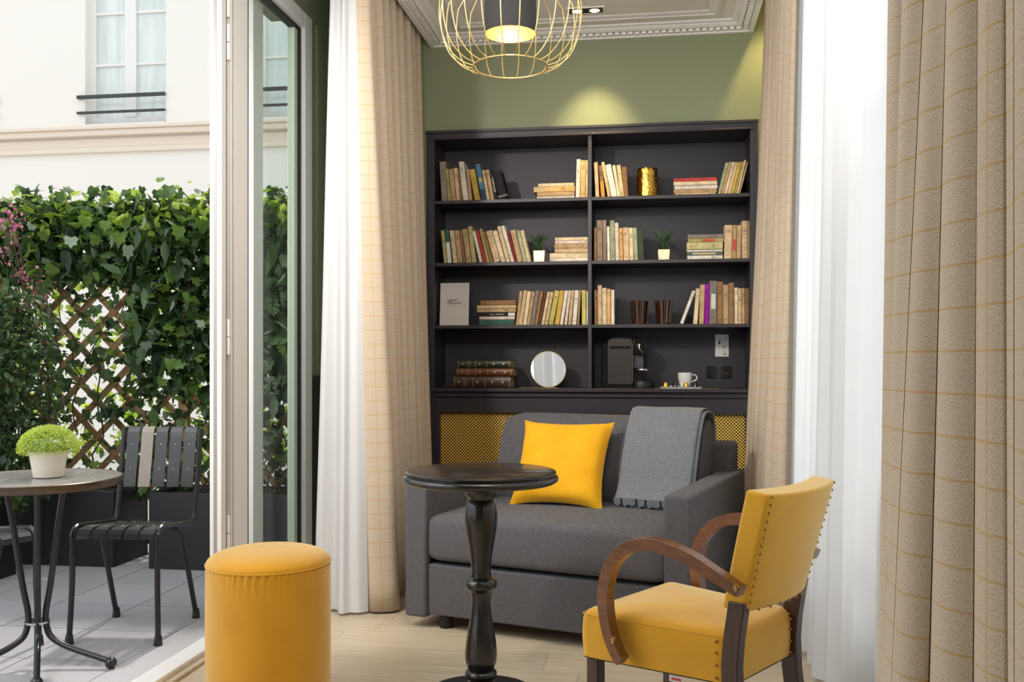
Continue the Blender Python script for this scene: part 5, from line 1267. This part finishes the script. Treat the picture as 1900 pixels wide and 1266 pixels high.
# density field over the trellis in px of the photo
def dens(x, y):
    if y < 345: return 0.0
    if x < 0: x = 0
    top = 0.0
    if y < 372: return 0.30 if (int(x/23) % 3) else 0.08
    if y < 400: top = 0.85
    elif y < 470: top = 1.25
    elif y < 520: top = 0.9
    else: top = 0.13
    d = top
    if x > 235 and y > 480: d = max(d, 0.95 if y < 680 else 0.4)
    if x > 400: d = max(d, 0.9 if y < 760 else 0.45)
    if 130 < x < 235 and y > 560: d = 0.08
    if y > 740: d = min(d, 0.30)
    return d
def field(n, r, a0, a1, front=(-0.16, 0.0), zmin=0.30, zmax=2.16):
    out = []; g = 0
    while len(out) < n and g < n*40:
        g += 1; a = r.uniform(a0, a1); z = r.uniform(zmin, zmax); b_ = 0.08+r.uniform(*front)
        p = R(a, b_, z); x = CX+F*p[0]/p[1]; y = HY-(z-HC)*F/p[1]
        if r.random() < dens(x, y)/1.25: out.append(p)
    return out
def local(pts, org, rz=-TH):
    c, s = cos(-rz), sin(-rz); return [((p[0]-org[0])*c-(p[1]-org[1])*s, (p[0]-org[0])*s+(p[1]-org[1])*c, p[2]-org[2]) for p in pts]
for (a0, a1, lbl, seed, nb) in ((-2.95, -1.62, 'climbing ivy covering the left half of the trellis', 31, 2500), (-1.62, -0.67, 'climbing ivy with large dark leaves covering the right half of the trellis', 32, 2600)):
    r = random.Random(seed); org = R((a0+a1)/2, -0.12, tz+0.40)
    t = thing('climbing_ivy', lbl, 'climbing plant', org, -TH, 'ivy climbing the trellis')
    big = sorted(field(int(nb*1.0), r, a0, a1), key=lambda p: p[1])
    leaves_bulk('foliage', local(big, org), 'ivy', 0.045, 0.085, M['ivydk'], t, r)
    leaves_bulk('foliage', local(field(int(nb*0.6), r, a0, a1, (-0.06, 0.06)), org), 'oval', 0.035, 0.07, M['ivy'], t, r)
    leaves_single(local(field(150, r, a0, a1, (-0.24, -0.12)), org), 'ivy', 0.06, 0.095, M['ivy'], t, r)
    leaves_single(local(field(110, r, a0, a1, (-0.26, -0.12)), org), 'lance', 0.10, 0.17, M['ivydk'], t, r, 0.8)
    leaves_single(local(field(30, r, a0, a1, (-0.28, -0.16)), org), 'ivy', 0.06, 0.09, M['varieg'], t, r)
    topp = []
    while len(topp) < 420:
        a = r.uniform(a0, a1); z = r.gauss(1.96, 0.07) 
        if z > 1.78: topp.append(R(a, 0.08+r.uniform(-0.22, 0.10), z))
    leaves_bulk('young_foliage', local(topp, org), 'oval', 0.05, 0.09, M['ivylt'], t, r, 0.2)
    leaves_single(local(topp[:70], org), 'ivy', 0.06, 0.09, M['ivylt'], t, r, 0.3)
    mid = []
    while len(mid) < 420: 
        a = r.uniform(a0, a1); z = r.uniform(0.5, 1.75); mid.append(R(a, 0.08+r.uniform(0.0, 0.16), z))
    leaves_bulk('backlit_foliage', local(mid, org), 'ivy', 0.04, 0.075, M['ivylt'], t, r, 0.6)  # paler leaf colour carries the light from behind the trellis
    # woody stems
    m = MB()
    for k in range(16):
        a = r.uniform(a0+0.08, a1-0.08); p = Vector(local([R(a, r.uniform(-0.2, -0.05), tz+0.40)], org)[0]); pts = [p.copy()]
        for i in range(16):
            p = p+Vector((r.gauss(0, 0.045), (0.20-p.y)*0.25*r.random()-0.005, r.uniform(0.06, 0.12))); pts.append(p.copy())
            if p.z > 1.45: break
        m.tube(pts, [0.006*(1-0.6*i/len(pts)) for i in range(len(pts))], 5)
    m.build('stems', M['twig'], t)
# dark bush at left
r = random.Random(41); org = R(-2.27, -0.64, tz+0.40)
t = thing('dark_bush', 'dense dark green small-leaved bush at the left edge of the terrace', 'bush', org, -TH)
bp = []
while len(bp) < 5200:
    x = r.gauss(0, 0.20); y = r.gauss(0, 0.17); z = r.uniform(-0.12, 1.16)
    wv = 0.44*sqrt(max(0, 1-((z-0.55)/0.68)**2))
    if hypot(x, y) < wv: bp.append((x, y, z))
leaves_bulk('foliage', bp, 'oval', 0.028, 0.055, M['ivydk'], t, r, 0.4)
leaves_single(bp[:200], 'oval', 0.03, 0.05, M['ivydk'], t, r, 0.4)
m = MB()
for k in range(14):
    p = Vector((r.uniform(-0.08, 0.04), r.uniform(-0.06, 0.06), -0.03)); pts = [p.copy()]
    for i in range(9): p = p+Vector((r.gauss(0, 0.035), r.gauss(0, 0.03), 0.12)); pts.append(p.copy())
    m.tube(pts, 0.005, 5)
m.build('stems', M['twig'], t)
# pink flowering climber
r = random.Random(43); org = R(-2.25, -0.12, tz+0.40)
t = thing('flowering_climber', 'pink flowering climber over the dark bush at the left edge', 'flowers', org, -TH)
fp = []
for (cx, cy, n_, sp) in ((15, 395, 46, 12), (22, 430, 50, 14), (8, 470, 26, 12), (60, 520, 40, 14), (80, 560, 30, 14), (40, 500, 26, 12), (8, 545, 22, 10)):
    for _ in range(n_):
        b_ = r.uniform(-0.42, -0.25); x = cx+r.gauss(0, sp); y = cy+r.gauss(0, sp); a = A(x, b_); D = DD(a, b_); fp.append(R(a, b_, Zy(y, D)))
leaves_single(local(fp[:230], org), 'oval', 0.016, 0.03, M['pink'], t, r, 0.5, 'petal')
m = MB()
for (cx, cy) in ((15, 400), (30, 430), (70, 540)):
    b_ = -0.3; q = Vector(local([R(A(cx, b_), b_, Zy(cy, DD(A(cx, b_), b_)))], org)[0]); m.tube([Vector((r.uniform(-.05, .05), 0, -0.03)), q*0.5+Vector((0.03, 0, 0.1)), q], 0.004, 5)
m.build('stems', M['twig'], t)

# ============================================================ FACADE ACROSS THE COURTYARD
fb_ = 7.0
fa = thing('apartment_building', 'cream rendered apartment house with white casement windows across the courtyard', 'building', R(0, fb_, -0.2), -TH)
z0f = 0.2
def fz(y, x): return Zy(y, DD(A(x, fb_), fb_))
zl0, zl1 = fz(283, 230), fz(240, 230)
wins = [(A(158, fb_), A(308, fb_))]; wins.append((wins[0][0]+2.53, wins[0][1]+2.53)); wins.append((wins[0][0]-2.53, wins[0][1]-2.53))
zw0, zw1 = fz(231, 230), fz(231, 230)+3*0.80+0.15
m = MB(); xs = sorted([w for p in wins for w in p]); lo, hi = -12.0, 3.0
m.box((lo, 0, 0), (hi, 0.4, zw0+z0f)); m.box((lo, 0, zw1+z0f), (hi, 0.4, 9.0))
e = [lo]+xs+[hi]
for i in range(0, len(e), 2): m.box((e[i], 0, zw0+z0f), (e[i+1], 0.4, zw1+z0f))
m.build('wall', M['facade'], fa, smooth=False)
m = MB(); m.box((lo, -0.06, zl0+z0f), (hi, 0.0, zl0+z0f+0.07)); m.box((lo, -0.03, zl0+z0f+0.07), (hi, 0, zl0+z0f+0.20)); m.box((lo, -0.12, zl1+z0f-0.10), (hi, 0, zl1+z0f-0.02)); m.box((lo, -0.16, zl1+z0f-0.02), (hi, 0, zl1+z0f+0.03))
m.build('string_course', M['ledge'], fa, bevel=0.01)
for (w0, w1) in wins:
    zb = zw0+z0f; wd = w1-w0; wm = (w0+w1)/2; hgt = zw1-zw0
    m = MB(); y0, y1 = 0.14, 0.22; s = 0.075
    m.box((w0, y0, zb), (w0+s, y1, zb+hgt)); m.box((w1-s, y0, zb), (w1, y1, zb+hgt)); m.box((w0+s, y0, zb), (w1-s, y1, zb+0.14)); m.box((w0+s, y0, zb+hgt-s), (w1-s, y1, zb+hgt)); m.box((wm-0.085, y0-0.01, zb+0.14), (wm+0.085, y1, zb+hgt-s))
    for k in (1, 2): m.box((w0+s, y0+0.01, zb+0.14+k*0.73), (wm-0.085, y1, zb+0.14+k*0.73+0.035)); m.box((wm+0.085, y0+0.01, zb+0.14+k*0.73), (w1-s, y1, zb+0.14+k*0.73+0.035))
    fr = m.build('window', M['winwhite'], fa, smooth=False)
    for q0, q1 in ((w0+s, wm-0.085), (wm+0.085, w1-s)):
        for k in range(3): MB().box((q0, y0+0.04, zb+0.14+k*0.73+(0.035 if k else 0)), (q1, y0+0.05, min(zb+0.14+(k+1)*0.73, zb+hgt-s))).build('pane', M['pane'], fr, smooth=False)
    MB().box((w0-0.02, -0.08, zb-0.03), (w1+0.02, 0.3, zb)).build('window_sill', M['facade'], fa, smooth=False)
    for zz, hh_ in ((0.40, 0.035), (0.18, 0.018)): MB().box((w0-0.10, -0.05, zb+zz-hh_/2-0.01), (w1+0.0, -0.01, zb+zz+hh_/2)).build('railing_bar', M['iron'], fa, smooth=False)
